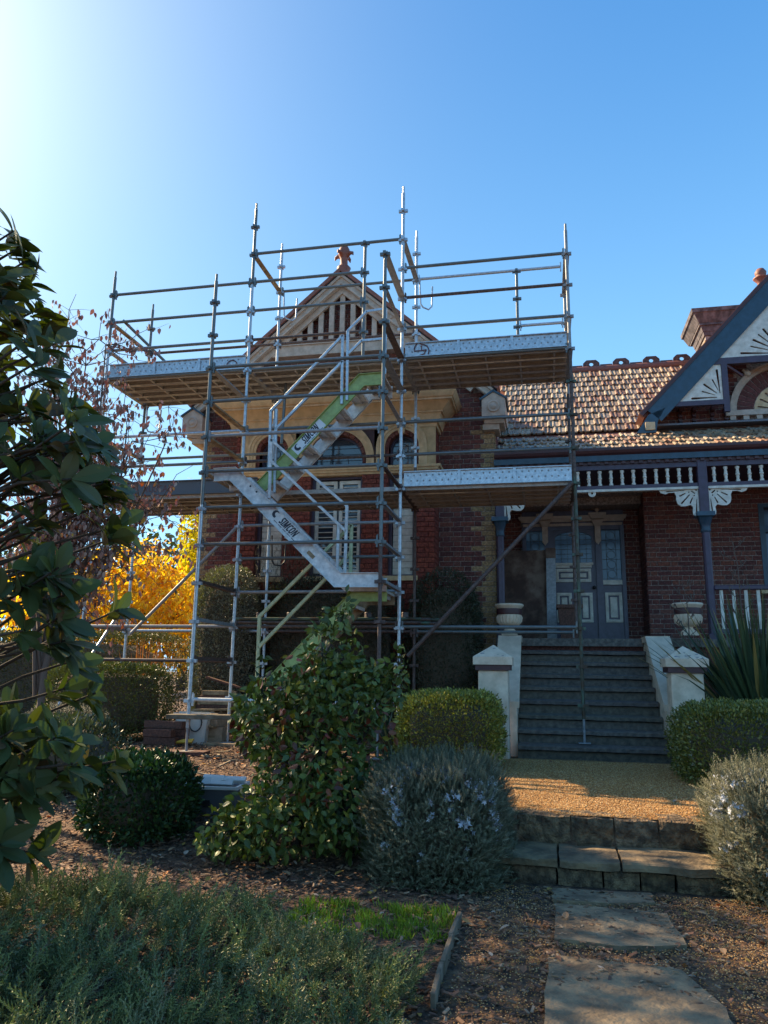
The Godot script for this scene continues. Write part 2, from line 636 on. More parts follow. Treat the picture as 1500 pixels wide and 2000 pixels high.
func finish_bricks() -> void:
	var meshes := []
	for c in brick_cols:
		var g := G.new()
		g.col = c
		brick_into(g, Transform3D())
		meshes.append(g.done())
	brick_list.sort_custom(func(a, b): return a[3] > b[3])
	var rest := {}
	for k in brick_list.size():
		var e = brick_list[k]
		if k < 296:
			part(e[0], "brick", meshes[e[2]], M.brick, e[1])
		else:
			if not rest.has(e[0]):
				rest[e[0]] = G.new()
			rest[e[0]].col = brick_cols[e[2]]
			brick_into(rest[e[0]], e[1])
	for w in rest:
		part(w, "brickwork", rest[w], M.brick).set_meta("kind", "stuff")

# mortar backing with rectangular openings, in world x/y at front plane z
func wall_body(g: G, x0: float, x1: float, y0: float, y1: float, zf: float, th: float, holes: Array) -> void:
	var xs := [x0, x1]
	for h in holes:
		xs.append(h.position.x)
		xs.append(h.end.x)
	xs.sort()
	for k in xs.size() - 1:
		if xs[k + 1] - xs[k] < 0.001:
			continue
		var xm: float = (xs[k] + xs[k + 1]) / 2
		var ys := [y0]
		var hs := []
		for h in holes:
			if h.position.x < xm and h.end.x > xm:
				hs.append([h.position.y, h.end.y])
		hs.sort_custom(func(a, b): return a[0] < b[0])
		var y: float = y0
		for h in hs:
			if h[0] > y:
				g.bxx(xs[k], xs[k + 1], y, h[0], zf - th, zf)
			y = maxf(y, h[1])
		if y < y1:
			g.bxx(xs[k], xs[k + 1], y, y1, zf - th, zf)

func arch_band(g: G, cx: float, cy: float, r0: float, r1: float, z0: float, z1: float, a0 := 0.0, a1 := PI, seg := 18) -> void:
	for k in seg:
		var ta: float = lerpf(a0, a1, float(k) / seg)
		var tb: float = lerpf(a0, a1, float(k + 1) / seg)
		var p := []
		for z in [z0, z1]:
			for r in [r0, r1]:
				for t in [ta, tb]:
					p.append(Vector3(cx + cos(t) * r, cy + sin(t) * r, z))
		g.hexa(p)

func flare(g: G, x0: float, x1: float, zb: float, zf: float, y0: float, y1: float, o0: float, o1: float) -> void:
	var p := []
	for z in [0, 1]:
		for yy in [[y0, o0], [y1, o1]]:
			for xx in [0, 1]:
				p.append(Vector3((x0 - yy[1]) if xx == 0 else (x1 + yy[1]), yy[0], zb if z == 0 else zf + yy[1]))
	g.hexa(p)

func csg_panel(parent: Node3D, called: String, outline: PackedVector2Array, slots: Array, xf: Transform3D, d: float, m) -> void:
	var c := CSGPolygon3D.new()
	c.name = called
	c.polygon = outline
	c.depth = d
	c.material = m
	c.transform = xf
	for s in slots:
		var k := CSGPolygon3D.new()
		k.operation = CSGShape3D.OPERATION_SUBTRACTION
		k.polygon = s
		k.depth = d + 0.04
		k.position = Vector3(0, 0, 0.02)
		k.material = m
		c.add_child(k)
	parent.add_child(c, true)

func slot(a: Vector2, b: Vector2, wa: float, wb: float) -> PackedVector2Array:
	var d: Vector2 = (b - a).normalized()
	var nn := Vector2(-d.y, d.x)
	var p := PackedVector2Array()
	p.append(a - nn * wa)
	p.append(b - nn * wb)
	for k in range(1, 6):
		var t: float = -PI / 2 + PI * k / 6.0
		p.append(b + d * cos(t) * wb + nn * sin(t) * wb)
	p.append(b + nn * wb)
	p.append(a + nn * wa)
	return p

func disc(c: Vector2, r: float) -> PackedVector2Array:
	var p := PackedVector2Array()
	for k in 14:
		p.append(c + Vector2(cos(TAU * k / 14), sin(TAU * k / 14)) * r)
	return p

func house() -> void:
	H = thing("house", "red brick Victorian house with tiled roof, gabled wing and fretwork verandah", "house")
	for e in [[0.26, 0.078, 0.055], [0.31, 0.095, 0.062], [0.21, 0.066, 0.055], [0.28, 0.105, 0.075], [0.18, 0.055, 0.05], [0.56, 0.36, 0.17], [0.49, 0.30, 0.14], [0.62, 0.40, 0.20], [0.34, 0.075, 0.048], [0.38, 0.088, 0.052], [0.29, 0.066, 0.045]]:
		brick_cols.append(Color(e[0], e[1], e[2]))
	wing()
	bay()
	porch_wall()
	verandah()
	door()
	roofs()
	dormer_gable()
	chimney()
	finish_bricks()

func gable_top(x: float) -> float:
	return 8.18 - 0.88 * absf(x + 1.56)

func wing() -> void:
	var W := part(H, "wing_wall", _wing_body(), M.mortar)
	var holes := [Rect2(4.25 - 3.35, 0, 3.57, 5.45)]
	var quoin = func(u0, u1, r):
		var wl: float = [0.35, 0.235, 0.118, 0.235][r % 4]
		var um: float = (u0 + u1) / 2
		var y: float = r * 0.086
		if y > 5.4:
			if y + 0.1 > gable_top(um - 4.25):
				return -1
			return 0
		if um > 5.45 - wl or um < wl:
			return 1
		return 0
	var near = func(p):
		if p.x > 0.25 and p.y > 1.7 and p.y < 4.0:
			return 10.0 - absf(p.y - 3.2)
		if p.x > 0.25 and p.y > 4.2 and p.y < 5.3:
			return 5.0
		if p.x < -3.4 and p.y > 2.7 and p.y < 5.3:
			return 2.0
		return 0.0
	lay(W, Vector3(-4.25, 0, -2.394), Vector3.RIGHT, Vector3.BACK, 5.45, 8.25, holes, quoin, near)
	# verandah-side face of the wing
	lay(W, Vector3(1.206, 0, -2.41), Vector3.FORWARD, Vector3.RIGHT, 1.6, 5.4, [], func(u0, u1, r): return 1 if (u0 + u1) / 2 < [0.118, 0.235, 0.35, 0.235][r % 4] else 0, func(_p): return 0.0)
	# raking boards of the gable
	for s in [-1.0, 1.0]:
		var bd := G.new()
		var d := Vector3(s, -0.88, 0).normalized()
		var nn := Vector3(s * 0.88, 1, 0).normalized()
		var top := Vector3(-1.56, 8.34, 0)
		var L := 3.72
		var rect = func(g: G, off: float, wd: float, z0: float, z1: float, l0: float, l1: float):
			# mitred at the apex on the plane x = -1.56
			var p := []
			for z in [z0, z1]:
				for yy in [off - wd, off]:
					for e in [0, 1]:
						var q: Vector3 = top + nn * yy
						var t: float = 0.0
						if e == 0:
							t = -(q.x + 1.56) / d.x
							t = maxf(t, l0)
						else:
							t = l1
						q += d * t
						p.append(Vector3(q.x, q.y, z))
			g.hexa(p)
		rect.call(bd, 0.0, 0.17, -2.17, -2.11, -9.0, L)
		part(H, "bargeboard", bd, M.buff)
		bd = G.new()
		rect.call(bd, -0.01, 0.045, -2.108, -2.07, -9.0, L)
		rect.call(bd, -0.13, 0.03, -2.108, -2.085, -9.0, L)
		part(H, "barge_moulding", bd, M.buff)
		bd = G.new()
		rect.call(bd, -0.15, 0.12, -2.25, -2.19, -9.0, 3.4)
		part(H, "inner_raking_board", bd, M.buff)
		# small rosettes on the bargeboard
		for t in [1.35, 2.1, 2.85]:
			var ro := G.new()
			var q: Vector3 = top + nn * -0.09 + d * t
			ro.lathe([Vector2(0.04, 0), Vector2(0.04, 0.012), Vector2(0.028, 0.02), Vector2(0.025, 0.012), Vector2(0.012, 0.024), Vector2(0.001, 0.026)], 14, Transform3D(Basis(Vector3.RIGHT, PI / 2), Vector3(q.x, q.y, -2.11)))
			part(H, "rosette", ro, M.buff)
		# wing roof slope
		var rf := G.new()
		rect.call(rf, 0.075, 0.065, -9.5, -2.02, -9.0, L + 0.06)
		part(H, "wing_roof", rf, M.terracotta)
		rf = G.new()
		rect.call(rf, 0.008, 0.004, -9.5, -2.06, -9.0, L + 0.05)
		part(H, "roof_lining", rf, M.teal)
		# kneeler at the eave
		var kx: float = 1.22 if s > 0 else -4.33
		var kn := G.new()
		kn.prism(PackedVector2Array([Vector2(-0.20, 0), Vector2(0.20, 0), Vector2(0.20, 0.30), Vector2(0.0, 0.43), Vector2(-0.20, 0.30)]), Transform3D(Basis(), Vector3(kx, 5.37, -2.75)), 0.72)
		kn.box(Transform3D(Basis(), Vector3(kx, 5.33, -2.45)), Vector3(0.34, 0.08, 0.52))
		kn.box(Transform3D(Basis(), Vector3(kx - s * 0.06, 5.24, -2.45)), Vector3(0.28, 0.10, 0.45))
		var kp := part(H, "kneeler", kn, M.buff)
		kn = G.new()
		kn.lathe([Vector2(0.105, 0), Vector2(0.105, 0.02), Vector2(0.085, 0.025), Vector2(0.08, 0.012), Vector2(0.05, 0.012), Vector2(0.045, 0.03), Vector2(0.001, 0.036)], 18, Transform3D(Basis(Vector3.RIGHT, PI / 2), Vector3(kx, 5.54, -2.03)))
		part(kp, "roundel", kn, M.buff)
		kn = G.new()
		var cap: Vector3 = Vector3(kx, 5.655, -2.45)
		for e in [-1.0, 1.0]:
			kn.box(Transform3D(Basis(Vector3.BACK, -e * 0.576), cap + Vector3(e * 0.115, 0.09, 0.07)), Vector3(0.28, 0.03, 0.76))
		part(kp, "capping", kn, M.teal)
	# battens and sill of the gable vent
	for k in range(-6, 7):
		var bx: float = -1.56 + k * 0.205
		var yt: float = 8.34 - 0.88 * absf(bx + 1.56) - 0.33
		if yt < 7.2:
			continue
		var g := G.new()
		g.cbox(Transform3D(Basis(), Vector3(bx, (7.04 + yt) / 2, -2.26)), Vector3(0.095, yt - 7.04, 0.06), 0.006)
		part(H, "batten", g, M.buff)
	var sill := G.new()
	sill.bxx(-3.1, -0.02, 6.80, 7.0, -2.4, -2.2)
	sill.bxx(-2.95, -0.17, 7.0, 7.05, -2.4, -2.17)
	part(H, "gable_sill", sill, M.buff)
	# finial
	var f := G.new()
	f.lathe([Vector2(0.11, 0), Vector2(0.11, 0.1), Vector2(0.135, 0.16), Vector2(0.10, 0.20), Vector2(0.075, 0.22), Vector2(0.07, 0.34), Vector2(0.10, 0.42), Vector2(0.11, 0.45), Vector2(0.105, 0.54), Vector2(0.07, 0.61), Vector2(0.001, 0.63)], 16, Transform3D(Basis(), Vector3(-1.56, 8.36, -2.25)))
	var fp := part(H, "finial", f, M.terracotta)
	for k in 4:
		var lf := G.new()
		var a: float = TAU * k / 4 + 0.35
		var dd := Vector3(cos(a), 0, sin(a))
		var c0 := Vector3(-1.56, 8.76, -2.25)
		lf.tube([c0 + dd * 0.05, c0 + dd * 0.12 + Vector3(0, 0.05, 0), c0 + dd * 0.19 + Vector3(0, 0.03, 0), c0 + dd * 0.21 - Vector3(0, 0.02, 0)], [0.05, 0.045, 0.03, 0.008], 8)
		part(fp, "finial_lobe", lf, M.terracotta)

func _wing_body() -> G:
	var g := G.new()
	wall_body(g, -4.25, 1.2, -0.2, 5.5, -2.4, 0.3, [])
	g.prism(PackedVector2Array([Vector2(-4.25, 5.5), Vector2(1.2, 5.5), Vector2(1.2, 5.75), Vector2(-1.56, 8.18), Vector2(-4.25, 5.81)]), Transform3D(Basis(), Vector3(0, 0, -2.7)), 0.3)
	g.bxx(-4.25, -3.95, -0.2, 5.8, -9.5, -2.7)
	g.bxx(0.9, 1.2, -0.2, 5.7, -9.5, -2.7)
	return g

func bay() -> void:
	var x0 := -3.35
	var x1 := 0.22
	var zf := -1.9
	# [centre x, half width of lower window, half width and spring of the arched light]
	var cols := [[-2.68, 0.25, 0.235, 4.86], [-1.49, 0.46, 0.46, 4.66], [-0.34, 0.23, 0.225, 4.86]]
	var holes := []
	var wall_holes := []
	for c in cols:
		holes.append(Rect2(c[0] - c[1] - x0, 2.62, c[1] * 2, 1.76))
		wall_holes.append(Rect2(c[0] - c[1], 2.62, c[1] * 2, 1.76))
		var rr: float = c[2] + 0.30
		if c[0] > -1 or c[0] < -2:
			rr = c[2] + 0.26
		holes.append(Rect2(c[0] - rr - x0, 4.38, rr * 2, 0.85))
		wall_holes.append(Rect2(c[0] - c[2], 4.38, c[2] * 2, c[3] - 4.38 + c[2]))
	var body := G.new()
	wall_body(body, x0, x1, -0.2, 5.3, zf, 0.24, wall_holes)
	body.bxx(x0, x0 + 0.24, -0.2, 5.3, -2.4, zf - 0.24)
	body.bxx(x1 - 0.24, x1, -0.2, 5.3, -2.4, zf - 0.24)
	body.bxx(x0 + 0.24, x1 - 0.24, 5.22, 5.3, -2.4, zf - 0.24)
	var W := part(H, "bay_wall", body, M.red_mortar)
	lay(W, Vector3(x0, 0, zf + 0.006), Vector3.RIGHT, Vector3.BACK, x1 - x0, 5.2, holes, func(_a, _b, _r): return 2, func(p): return 1.0 if p.y > 2.6 else 0.0)
	lay(W, Vector3(x1 + 0.006, 0, zf - 0.0), Vector3.FORWARD, Vector3.RIGHT, 0.5, 5.2, [], func(_a, _b, _r): return 2, func(_p): return 0.0)
	lay(W, Vector3(x0 - 0.006, 0, -2.4), Vector3.BACK, Vector3.LEFT, 0.5, 5.2, [], func(_a, _b, _r): return 2, func(_p): return 0.0)
	# arched surrounds
	for ci in 3:
		var c = cols[ci]
		var cx: float = c[0]
		var cy: float = c[3]
		var r: float = c[2]
		var g := G.new()
		# cream rendered archivolt in three steps
		arch_band(g, cx, cy, r + 0.07, r + 0.12, zf - 0.02, zf + 0.035)
		arch_band(g, cx, cy, r + 0.12, r + 0.17, zf - 0.02, zf + 0.055)
		arch_band(g, cx, cy, r + 0.17, r + 0.215, zf - 0.02, zf + 0.075)
		for s in [-1.0, 1.0]:
			for st in [[0.07, 0.12, 0.035], [0.12, 0.17, 0.055], [0.17, 0.215, 0.075]]:
				var xa: float = cx + s * (r + st[0])
				var xb: float = cx + s * (r + st[1])
				g.bxx(minf(xa, xb), maxf(xa, xb), 4.5, cy, zf - 0.02, zf + st[2])
		# keystone
		g.prism(PackedVector2Array([Vector2(-0.05, 0), Vector2(0.05, 0), Vector2(0.075, 0.30), Vector2(-0.075, 0.30)]), Transform3D(Basis(), Vector3(cx, cy + r - 0.01, zf)), 0.10)
		var A := part(H, "window_arch", g, M.cream)
		# ring of brick round the opening, each voussoir on its own
		var nb: int = 14 if ci == 1 else 9
		for k in nb:
			var vg := G.new()
			vg.col = brick_cols[rng.randi() % 5]
			arch_band(vg, cx, cy, r, r + 0.068, zf - 0.12, zf + 0.012, PI * (k + 0.06) / nb, PI * (k + 0.94) / nb, 2)
			part(A, "voussoir", vg, M.brick)
		var jm := G.new()
		jm.col = Color(0.17, 0.045, 0.035)
		for s in [-1.0, 1.0]:
			jm.bxx(minf(cx + s * r, cx + s * (r + 0.068)), maxf(cx + s * r, cx + s * (r + 0.068)), 4.5, cy, zf - 0.12, zf + 0.012)
		part(A, "jamb", jm, M.brick)
		# spandrel panels
		var sp := G.new()
		sp.col = Color(0.9, 0.86, 0.8)
		var hw: float = r + (0.30 if ci == 1 else 0.26)
		for s in [-1.0, 1.0]:
			var poly := PackedVector2Array()
			poly.append(Vector2(s * hw, 0.0))
			poly.append(Vector2(s * hw, 0.37 if ci != 1 else 0.57))
			poly.append(Vector2(0, 0.37 if ci != 1 else 0.57))
			for k in range(8, -1, -1):
				var t: float = PI / 2 * k / 8.0
				var ry: float = (r + 0.215) * sin(t)
				poly.append(Vector2(s * (r + 0.215) * cos(t), minf(ry, (0.366 if ci != 1 else 0.566))))
			sp.prism(poly, Transform3D(Basis(), Vector3(cx, cy, zf - 0.01)), 0.03)
		if ci != 1:
			var ex: float = 1.0 if ci == 2 else -1.0
			var xa2: float = cx + ex * (r + 0.215)
			var xb2: float = cx + ex * (r + 0.36)
			sp.bxx(minf(xa2, xb2), maxf(xa2, xb2), 4.5, cy + 0.37, zf - 0.01, zf + 0.028)
		part(A, "spandrel", sp, M.cream if ci != 1 else M.maroon)
		# glass set back, with leading
		var gl := G.new()
		var poly2 := PackedVector2Array([Vector2(-r, 4.44 - cy), Vector2(r, 4.44 - cy)])
		for k in 13:
			poly2.append(Vector2(cos(PI * k / 12.0), sin(PI * k / 12.0)) * r)
		gl.prism(poly2, Transform3D(Basis(), Vector3(cx, cy, zf - 0.18)), 0.01)
		var up := part(H, "arched_window", gl, M.glass)
		var fr := G.new()
		arch_band(fr, cx, cy, r - 0.035, r, zf - 0.19, zf - 0.13)
		fr.bxx(cx - r, cx - r + 0.035, 4.44, cy, zf - 0.19, zf - 0.13)
		fr.bxx(cx + r - 0.035, cx + r, 4.44, cy, zf - 0.19, zf - 0.13)
		fr.bxx(cx - r, cx + r, 4.44, 4.50, zf - 0.19, zf - 0.13)
		part(up, "frame", fr, M.plum)
		var ld := G.new()
		for k in 4:
			var yy: float = 4.58 + k * 0.11
			ld.tube([Vector3(cx - r * 0.9, yy, zf - 0.166), Vector3(cx + r * 0.9, yy, zf - 0.166)], 0.005, 4, false)
		arch_band(ld, cx, cy, r * 0.35, r * 0.35 + 0.01, zf - 0.172, zf - 0.16, 0, TAU, 20)
		part(up, "leading", ld, M.lead)
		# lower window
		var hw2: float = c[1]
		gl = G.new()
		gl.bxx(cx - hw2, cx + hw2, 2.62, 4.38, zf - 0.20, zf - 0.19)
		var lw := part(H, "sash_window", gl, M.glass)
		fr = G.new()
		fr.bxx(cx - hw2, cx - hw2 + 0.05, 2.66, 4.34, zf - 0.19, zf - 0.10)
		fr.bxx(cx + hw2 - 0.05, cx + hw2, 2.66, 4.34, zf - 0.19, zf - 0.10)
		fr.bxx(cx - hw2, cx + hw2, 4.34, 4.38, zf - 0.19, zf - 0.10)
		fr.bxx(cx - hw2, cx + hw2, 2.62, 2.66, zf - 0.19, zf - 0.10)
		part(lw, "frame", fr, M.plum)
		if ci == 1:
			var leafs := [[-0.41, -0.02], [0.02, 0.41]]
			for e in leafs:
				fr = G.new()
				fr.bxx(cx + e[0], cx + e[0] + 0.06, 2.7, 4.32, zf - 0.18, zf - 0.15)
				fr.bxx(cx + e[1] - 0.06, cx + e[1], 2.7, 4.32, zf - 0.18, zf - 0.15)
				for yy in [2.7, 3.55, 4.26]:
					fr.bxx(cx + e[0] + 0.06, cx + e[1] - 0.06, yy, yy + 0.06, zf - 0.18, zf - 0.15)
				part(lw, "shutter_frame", fr, M.white)
				for k in 17:
					var yy: float = 2.80 + k * 0.088
					if absf(yy - 3.58) < 0.05:
						continue
					fr = G.new()
					fr.box(Transform3D(Basis(Vector3.RIGHT, 0.25), Vector3(cx + (e[0] + e[1]) / 2, yy, zf - 0.165)), Vector3(0.27, 0.012, 0.05))
					part(lw, "shutter_slat", fr, M.white)
		else:
			for k in 15:
				fr = G.new()
				fr.cbox(Transform3D(Basis(), Vector3(cx, 2.72 + k * 0.112, zf - 0.165)), Vector3(hw2 * 2 - 0.12, 0.108, 0.012), 0.004)
				part(lw, "blind_slat", fr, M.white)
		fr = G.new()
		fr.bxx(cx - hw2 - 0.06, cx + hw2 + 0.06, 2.54, 2.62, zf - 0.1, zf + 0.07)
		part(lw, "sill", fr, M.cream)
	# string course under the arched lights
	var sc := G.new()
	flare(sc, x0 - 0.0, x1, -2.4, zf, 4.385, 4.42, 0.02, 0.04)
	flare(sc, x0 - 0.0, x1, -2.4, zf, 4.42, 4.46, 0.07, 0.085)
	flare(sc, x0 - 0.0, x1, -2.4, zf, 4.46, 4.50, 0.11, 0.12)
	part(H, "string_course", sc, M.cream)
	# cornice
	var co := G.new()
	flare(co, x0, x1, -2.4, zf, 5.18, 5.235, 0.04, 0.05)
	flare(co, x0, x1, -2.4, zf, 5.235, 5.27, 0.08, 0.09)
	flare(co, x0, x1, -2.4, zf, 5.27, 5.40, 0.09, 0.13)
	flare(co, x0, x1, -2.4, zf, 5.40, 5.43, 0.16, 0.16)
	flare(co, x0, x1, -2.4, zf, 5.43, 5.56, 0.17, 0.30)
	flare(co, x0, x1, -2.4, zf, 5.56, 5.60, 0.34, 0.34)
	flare(co, x0, x1, -2.4, zf, 5.60, 5.69, 0.36, 0.42)
	part(H, "bay_cornice", co, M.cream)
	co = G.new()
	flare(co, x0, x1, -2.4, zf, 5.69, 5.95, 0.38, -0.15)
	part(H, "bay_roof", co, M.lead_flash)

func porch_wall() -> void:
	# verandah back wall with the deep door recess
	var g := G.new()
	wall_body(g, 3.83, 9.2, 0.0, 5.5, -4.0, 0.3, [Rect2(5.78, 2.62, 1.1, 1.5)])
	g.bxx(1.2, 3.83, 4.4, 5.5, -4.3, -4.0)
	g.bxx(1.2, 1.58, 0.0, 4.4, -5.1, -4.85)
	g.bxx(3.53, 4.13, 0.0, 4.4, -5.1, -4.85)
	g.bxx(3.83, 4.13, 0.0, 4.4, -4.85, -4.3)
	g.bxx(1.2, 3.9, 4.25, 4.4, -5.1, -4.3)
	var W := part(H, "porch_wall", g, M.mortar)
	var pr = func(p):
		if p.y > 1.95 and p.y < 3.95 and p.x < 5.7:
			return 9.0 - absf(p.x - 4.4)
		return 0.0
	lay(W, Vector3(3.83, 0, -3.994), Vector3.RIGHT, Vector3.BACK, 5.37, 5.4, [Rect2(5.78 - 3.83, 2.62, 1.1, 1.5)], func(_a, _b, r): return 0 if r > 17 else -1, pr)
	lay(W, Vector3(3.53, 0, -4.844), Vector3.RIGHT, Vector3.BACK, 0.3, 4.4, [], func(_a, _b, r): return 0 if r > 17 else -1, pr)
	lay(W, Vector3(3.824, 0, -4.85), Vector3.BACK, Vector3.LEFT, 0.85, 4.4, [], func(_a, _b, r): return 0 if r > 17 else -1, pr)
	lay(W, Vector3(1.2, 0, -4.844), Vector3.RIGHT, Vector3.BACK, 0.38, 4.4, [], func(_a, _b, r): return 0 if r > 17 else -1, func(_p): return 0.5)
	# window of the verandah wall
	var w := G.new()
	w.bxx(5.78, 6.88, 2.62, 4.12, -4.2, -4.19)
	var wn := part(H, "verandah_window", w, M.lightglass)
	w = G.new()
	w.bxx(5.78, 5.87, 2.62, 4.12, -4.19, -3.98)
	w.bxx(6.79, 6.88, 2.62, 4.12, -4.19, -3.98)
	w.bxx(5.87, 6.79, 4.05, 4.12, -4.19, -3.98)
	w.bxx(5.87, 6.79, 3.62, 3.67, -4.19, -4.1)
	part(wn, "frame", w, M.teal)
	w = G.new()
	w.bxx(5.7, 6.96, 2.5, 2.62, -4.0, -3.9)
	part(wn, "sill", w, M.cream)
	# sub-floor wall and wall core behind
	w = G.new()
	w.col = Color(0.20, 0.065, 0.05)
	w.bxx(1.2, 9.2, -0.2, 1.5, -2.5, -2.12)
	part(H, "plinth_wall", w, M.brick).set_meta("label", "dark brick plinth under the verandah floor")
	w = G.new()
	w.bxx(1.2, 9.2, 1.50, 1.62, -5.1, -2.02)
	part(H, "verandah_floor", w, M.bluestone)
	w = G.new()
	w.bxx(1.2, 9.2, 4.46, 4.50, -4.0, -2.3)
	part(H, "verandah_ceiling", w, M.plum)

func baluster_mesh() -> ArrayMesh:
	var g := G.new()
	g.lathe([Vector2(0.033, 0), Vector2(0.033, 0.03), Vector2(0.019, 0.045), Vector2(0.028, 0.09), Vector2(0.02, 0.10), Vector2(0.032, 0.115), Vector2(0.035, 0.125), Vector2(0.032, 0.135), Vector2(0.02, 0.15), Vector2(0.028, 0.16), Vector2(0.019, 0.205), Vector2(0.033, 0.22), Vector2(0.033, 0.25)], 10)
	return g.done()

func fan_bracket(parent: Node3D, x: float, s: float) -> void:
	var o := PackedVector2Array([Vector2(0, 0), Vector2(0.60, 0), Vector2(0.57, -0.06), Vector2(0.50, -0.085), Vector2(0.44, -0.06), Vector2(0.36, -0.06), Vector2(0.335, -0.12), Vector2(0.34, -0.18), Vector2(0.32, -0.25), Vector2(0.27, -0.29), Vector2(0.20, -0.29), Vector2(0.125, -0.27), Vector2(0.09, -0.31), Vector2(0.10, -0.37), Vector2(0.095, -0.43), Vector2(0.05, -0.46), Vector2(0, -0.46)])
	var sl := [slot(Vector2(0.2, -0.03), Vector2(0.48, -0.04), 0.004, 0.011), slot(Vector2(0.19, -0.075), Vector2(0.28, -0.12), 0.008, 0.012), slot(Vector2(0.13, -0.10), Vector2(0.26, -0.24), 0.008, 0.013), slot(Vector2(0.09, -0.15), Vector2(0.13, -0.24), 0.008, 0.012), slot(Vector2(0.03, -0.18), Vector2(0.045, -0.40), 0.004, 0.013), disc(Vector2(0.03, -0.03), 0.013), disc(Vector2(0.14, -0.06), 0.012), disc(Vector2(0.065, -0.12), 0.012), slot(Vector2(0.05, -0.085), Vector2(0.10, -0.045), 0.01, 0.01)]
	if s < 0:
		var o2 := PackedVector2Array()
		for k in range(o.size() - 1, -1, -1):
			o2.append(Vector2(-o[k].x, o[k].y))
		o = o2
		var s2 := []
		for q in sl:
			var r := PackedVector2Array()
			for k in range(q.size() - 1, -1, -1):
				r.append(Vector2(-q[k].x, q[k].y))
			s2.append(r)
		sl = s2
	csg_panel(parent, "fan_bracket", o, sl, Transform3D(Basis(), Vector3(x, 4.02, -2.18)), 0.04, M.white)

func verandah() -> void:
	var zf := -2.2
	# posts
	for px in [1.29, 4.52, 7.75]:
		var g := G.new()
		g.cbox(Transform3D(Basis(), Vector3(px, 4.05, zf)), Vector3(0.145, 0.86, 0.145), 0.008)
		g.cbox(Transform3D(Basis(), Vector3(px, 2.52, zf)), Vector3(0.115, 1.78, 0.115), 0.025)
		g.cbox(Transform3D(Basis(), Vector3(px, 1.66, zf)), Vector3(0.16, 0.10, 0.16), 0.01)
		var P := part(H, "verandah_post", g, M.plum)
		g = G.new()
		g.lathe([Vector2(0.085, 3.30), Vector2(0.10, 3.33), Vector2(0.085, 3.36), Vector2(0.095, 3.42), Vector2(0.13, 3.52), Vector2(0.15, 3.55)], 4, Transform3D(Basis(Vector3.UP, PI / 4), Vector3(px, 0, zf)))
		g.box(Transform3D(Basis(), Vector3(px, 3.585, zf)), Vector3(0.27, 0.07, 0.27))
		part(P, "capital", g, M.teal)
	# beams, dentils, fascia and gutter
	var b := G.new()
	b.bxx(1.21, 9.2, 4.375, 4.455, zf - 0.05, zf + 0.05)
	part(H, "top_beam", b, M.plum)
	b = G.new()
	b.bxx(1.21, 9.2, 4.045, 4.105, zf - 0.045, zf + 0.045)
	part(H, "bottom_beam", b, M.plum)
	b = G.new()
	b.bxx(1.21, 9.2, 4.005, 4.043, zf - 0.035, zf + 0.055)
	var wr := part(H, "white_rail", b, M.white)
	b = G.new()
	b.plate_with_hole(disc(Vector2(0, 0), 0.062), Vector2(0, 0), 0.018, Transform3D(Basis(), Vector3(2.80, 3.985, zf)), 0.04)
	part(wr, "drop_ring", b, M.white)
	b = G.new()
	b.bxx(1.21, 9.2, 4.505, 4.60, zf - 0.02, zf + 0.12)
	part(H, "fascia", b, M.teal)
	b = G.new()
	b.bxx(1.21, 9.2, 4.455, 4.505, zf - 0.05, zf + 0.07)
	var de := part(H, "dentil_band", b, M.maroon)
	for k in 58:
		b = G.new()
		b.bxx(1.26 + k * 0.135, 1.32 + k * 0.135, 4.458, 4.502, zf + 0.07, zf + 0.10)
		part(de, "dentil", b, M.maroon)
	b = G.new()
	var prof := PackedVector2Array([Vector2(0, 0), Vector2(0.06, 0), Vector2(0.10, 0.03), Vector2(0.12, 0.07), Vector2(0.12, 0.115), Vector2(0.11, 0.115), Vector2(0.105, 0.07), Vector2(0.085, 0.035), Vector2(0.06, 0.012), Vector2(0, 0.012)])
	b.prism(prof, Transform3D(Basis(Vector3.BACK, Vector3.UP, Vector3.LEFT), Vector3(9.2, 4.602, zf + 0.06)), 7.98)
	part(H, "gutter", b, M.maroon)
	# frieze balusters
	var bm := baluster_mesh()
	var x := 1.52
	while x < 7.7:
		if absf(x - 4.52) > 0.14:
			part(H, "frieze_baluster", bm, M.white, Transform3D(Basis(), Vector3(x, 4.112, zf)))
		x += 0.177
	fan_bracket(H, 1.365, 1.0)
	fan_bracket(H, 4.445, -1.0)
	fan_bracket(H, 4.595, 1.0)
	# handrail with flat pickets
	b = G.new()
	b.cbox(Transform3D(Basis(), Vector3(6.13, 2.42, zf)), Vector3(3.1, 0.07, 0.09), 0.012)
	part(H, "handrail", b, M.plum)
	b = G.new()
	b.bxx(4.58, 7.69, 1.72, 1.78, zf - 0.03, zf + 0.03)
	part(H, "bottom_rail", b, M.plum)
	for k in 17:
		b = G.new()
		b.cbox(Transform3D(Basis(), Vector3(4.68 + k * 0.178, 2.08, zf)), Vector3(0.05, 0.61, 0.022), 0.004)
		part(H, "picket", b, M.white)
	# corner board beside the wing wall
	b = G.new()
	b.cbox(Transform3D(Basis(), Vector3(1.265, 3.05, -2.36)), Vector3(0.10, 2.86, 0.10), 0.03)
	part(H, "downpipe", b, M.plum)

func frame_rect(g: G, x0: float, x1: float, y0: float, y1: float, w: float, z0: float, z1: float) -> void:
	g.bxx(x0, x1, y1 - w, y1, z0, z1)
	g.bxx(x0, x1, y0, y0 + w, z0, z1)
	g.bxx(x0, x0 + w, y0 + w, y1 - w, z0, z1)
	g.bxx(x1 - w, x1, y0 + w, y1 - w, z0, z1)

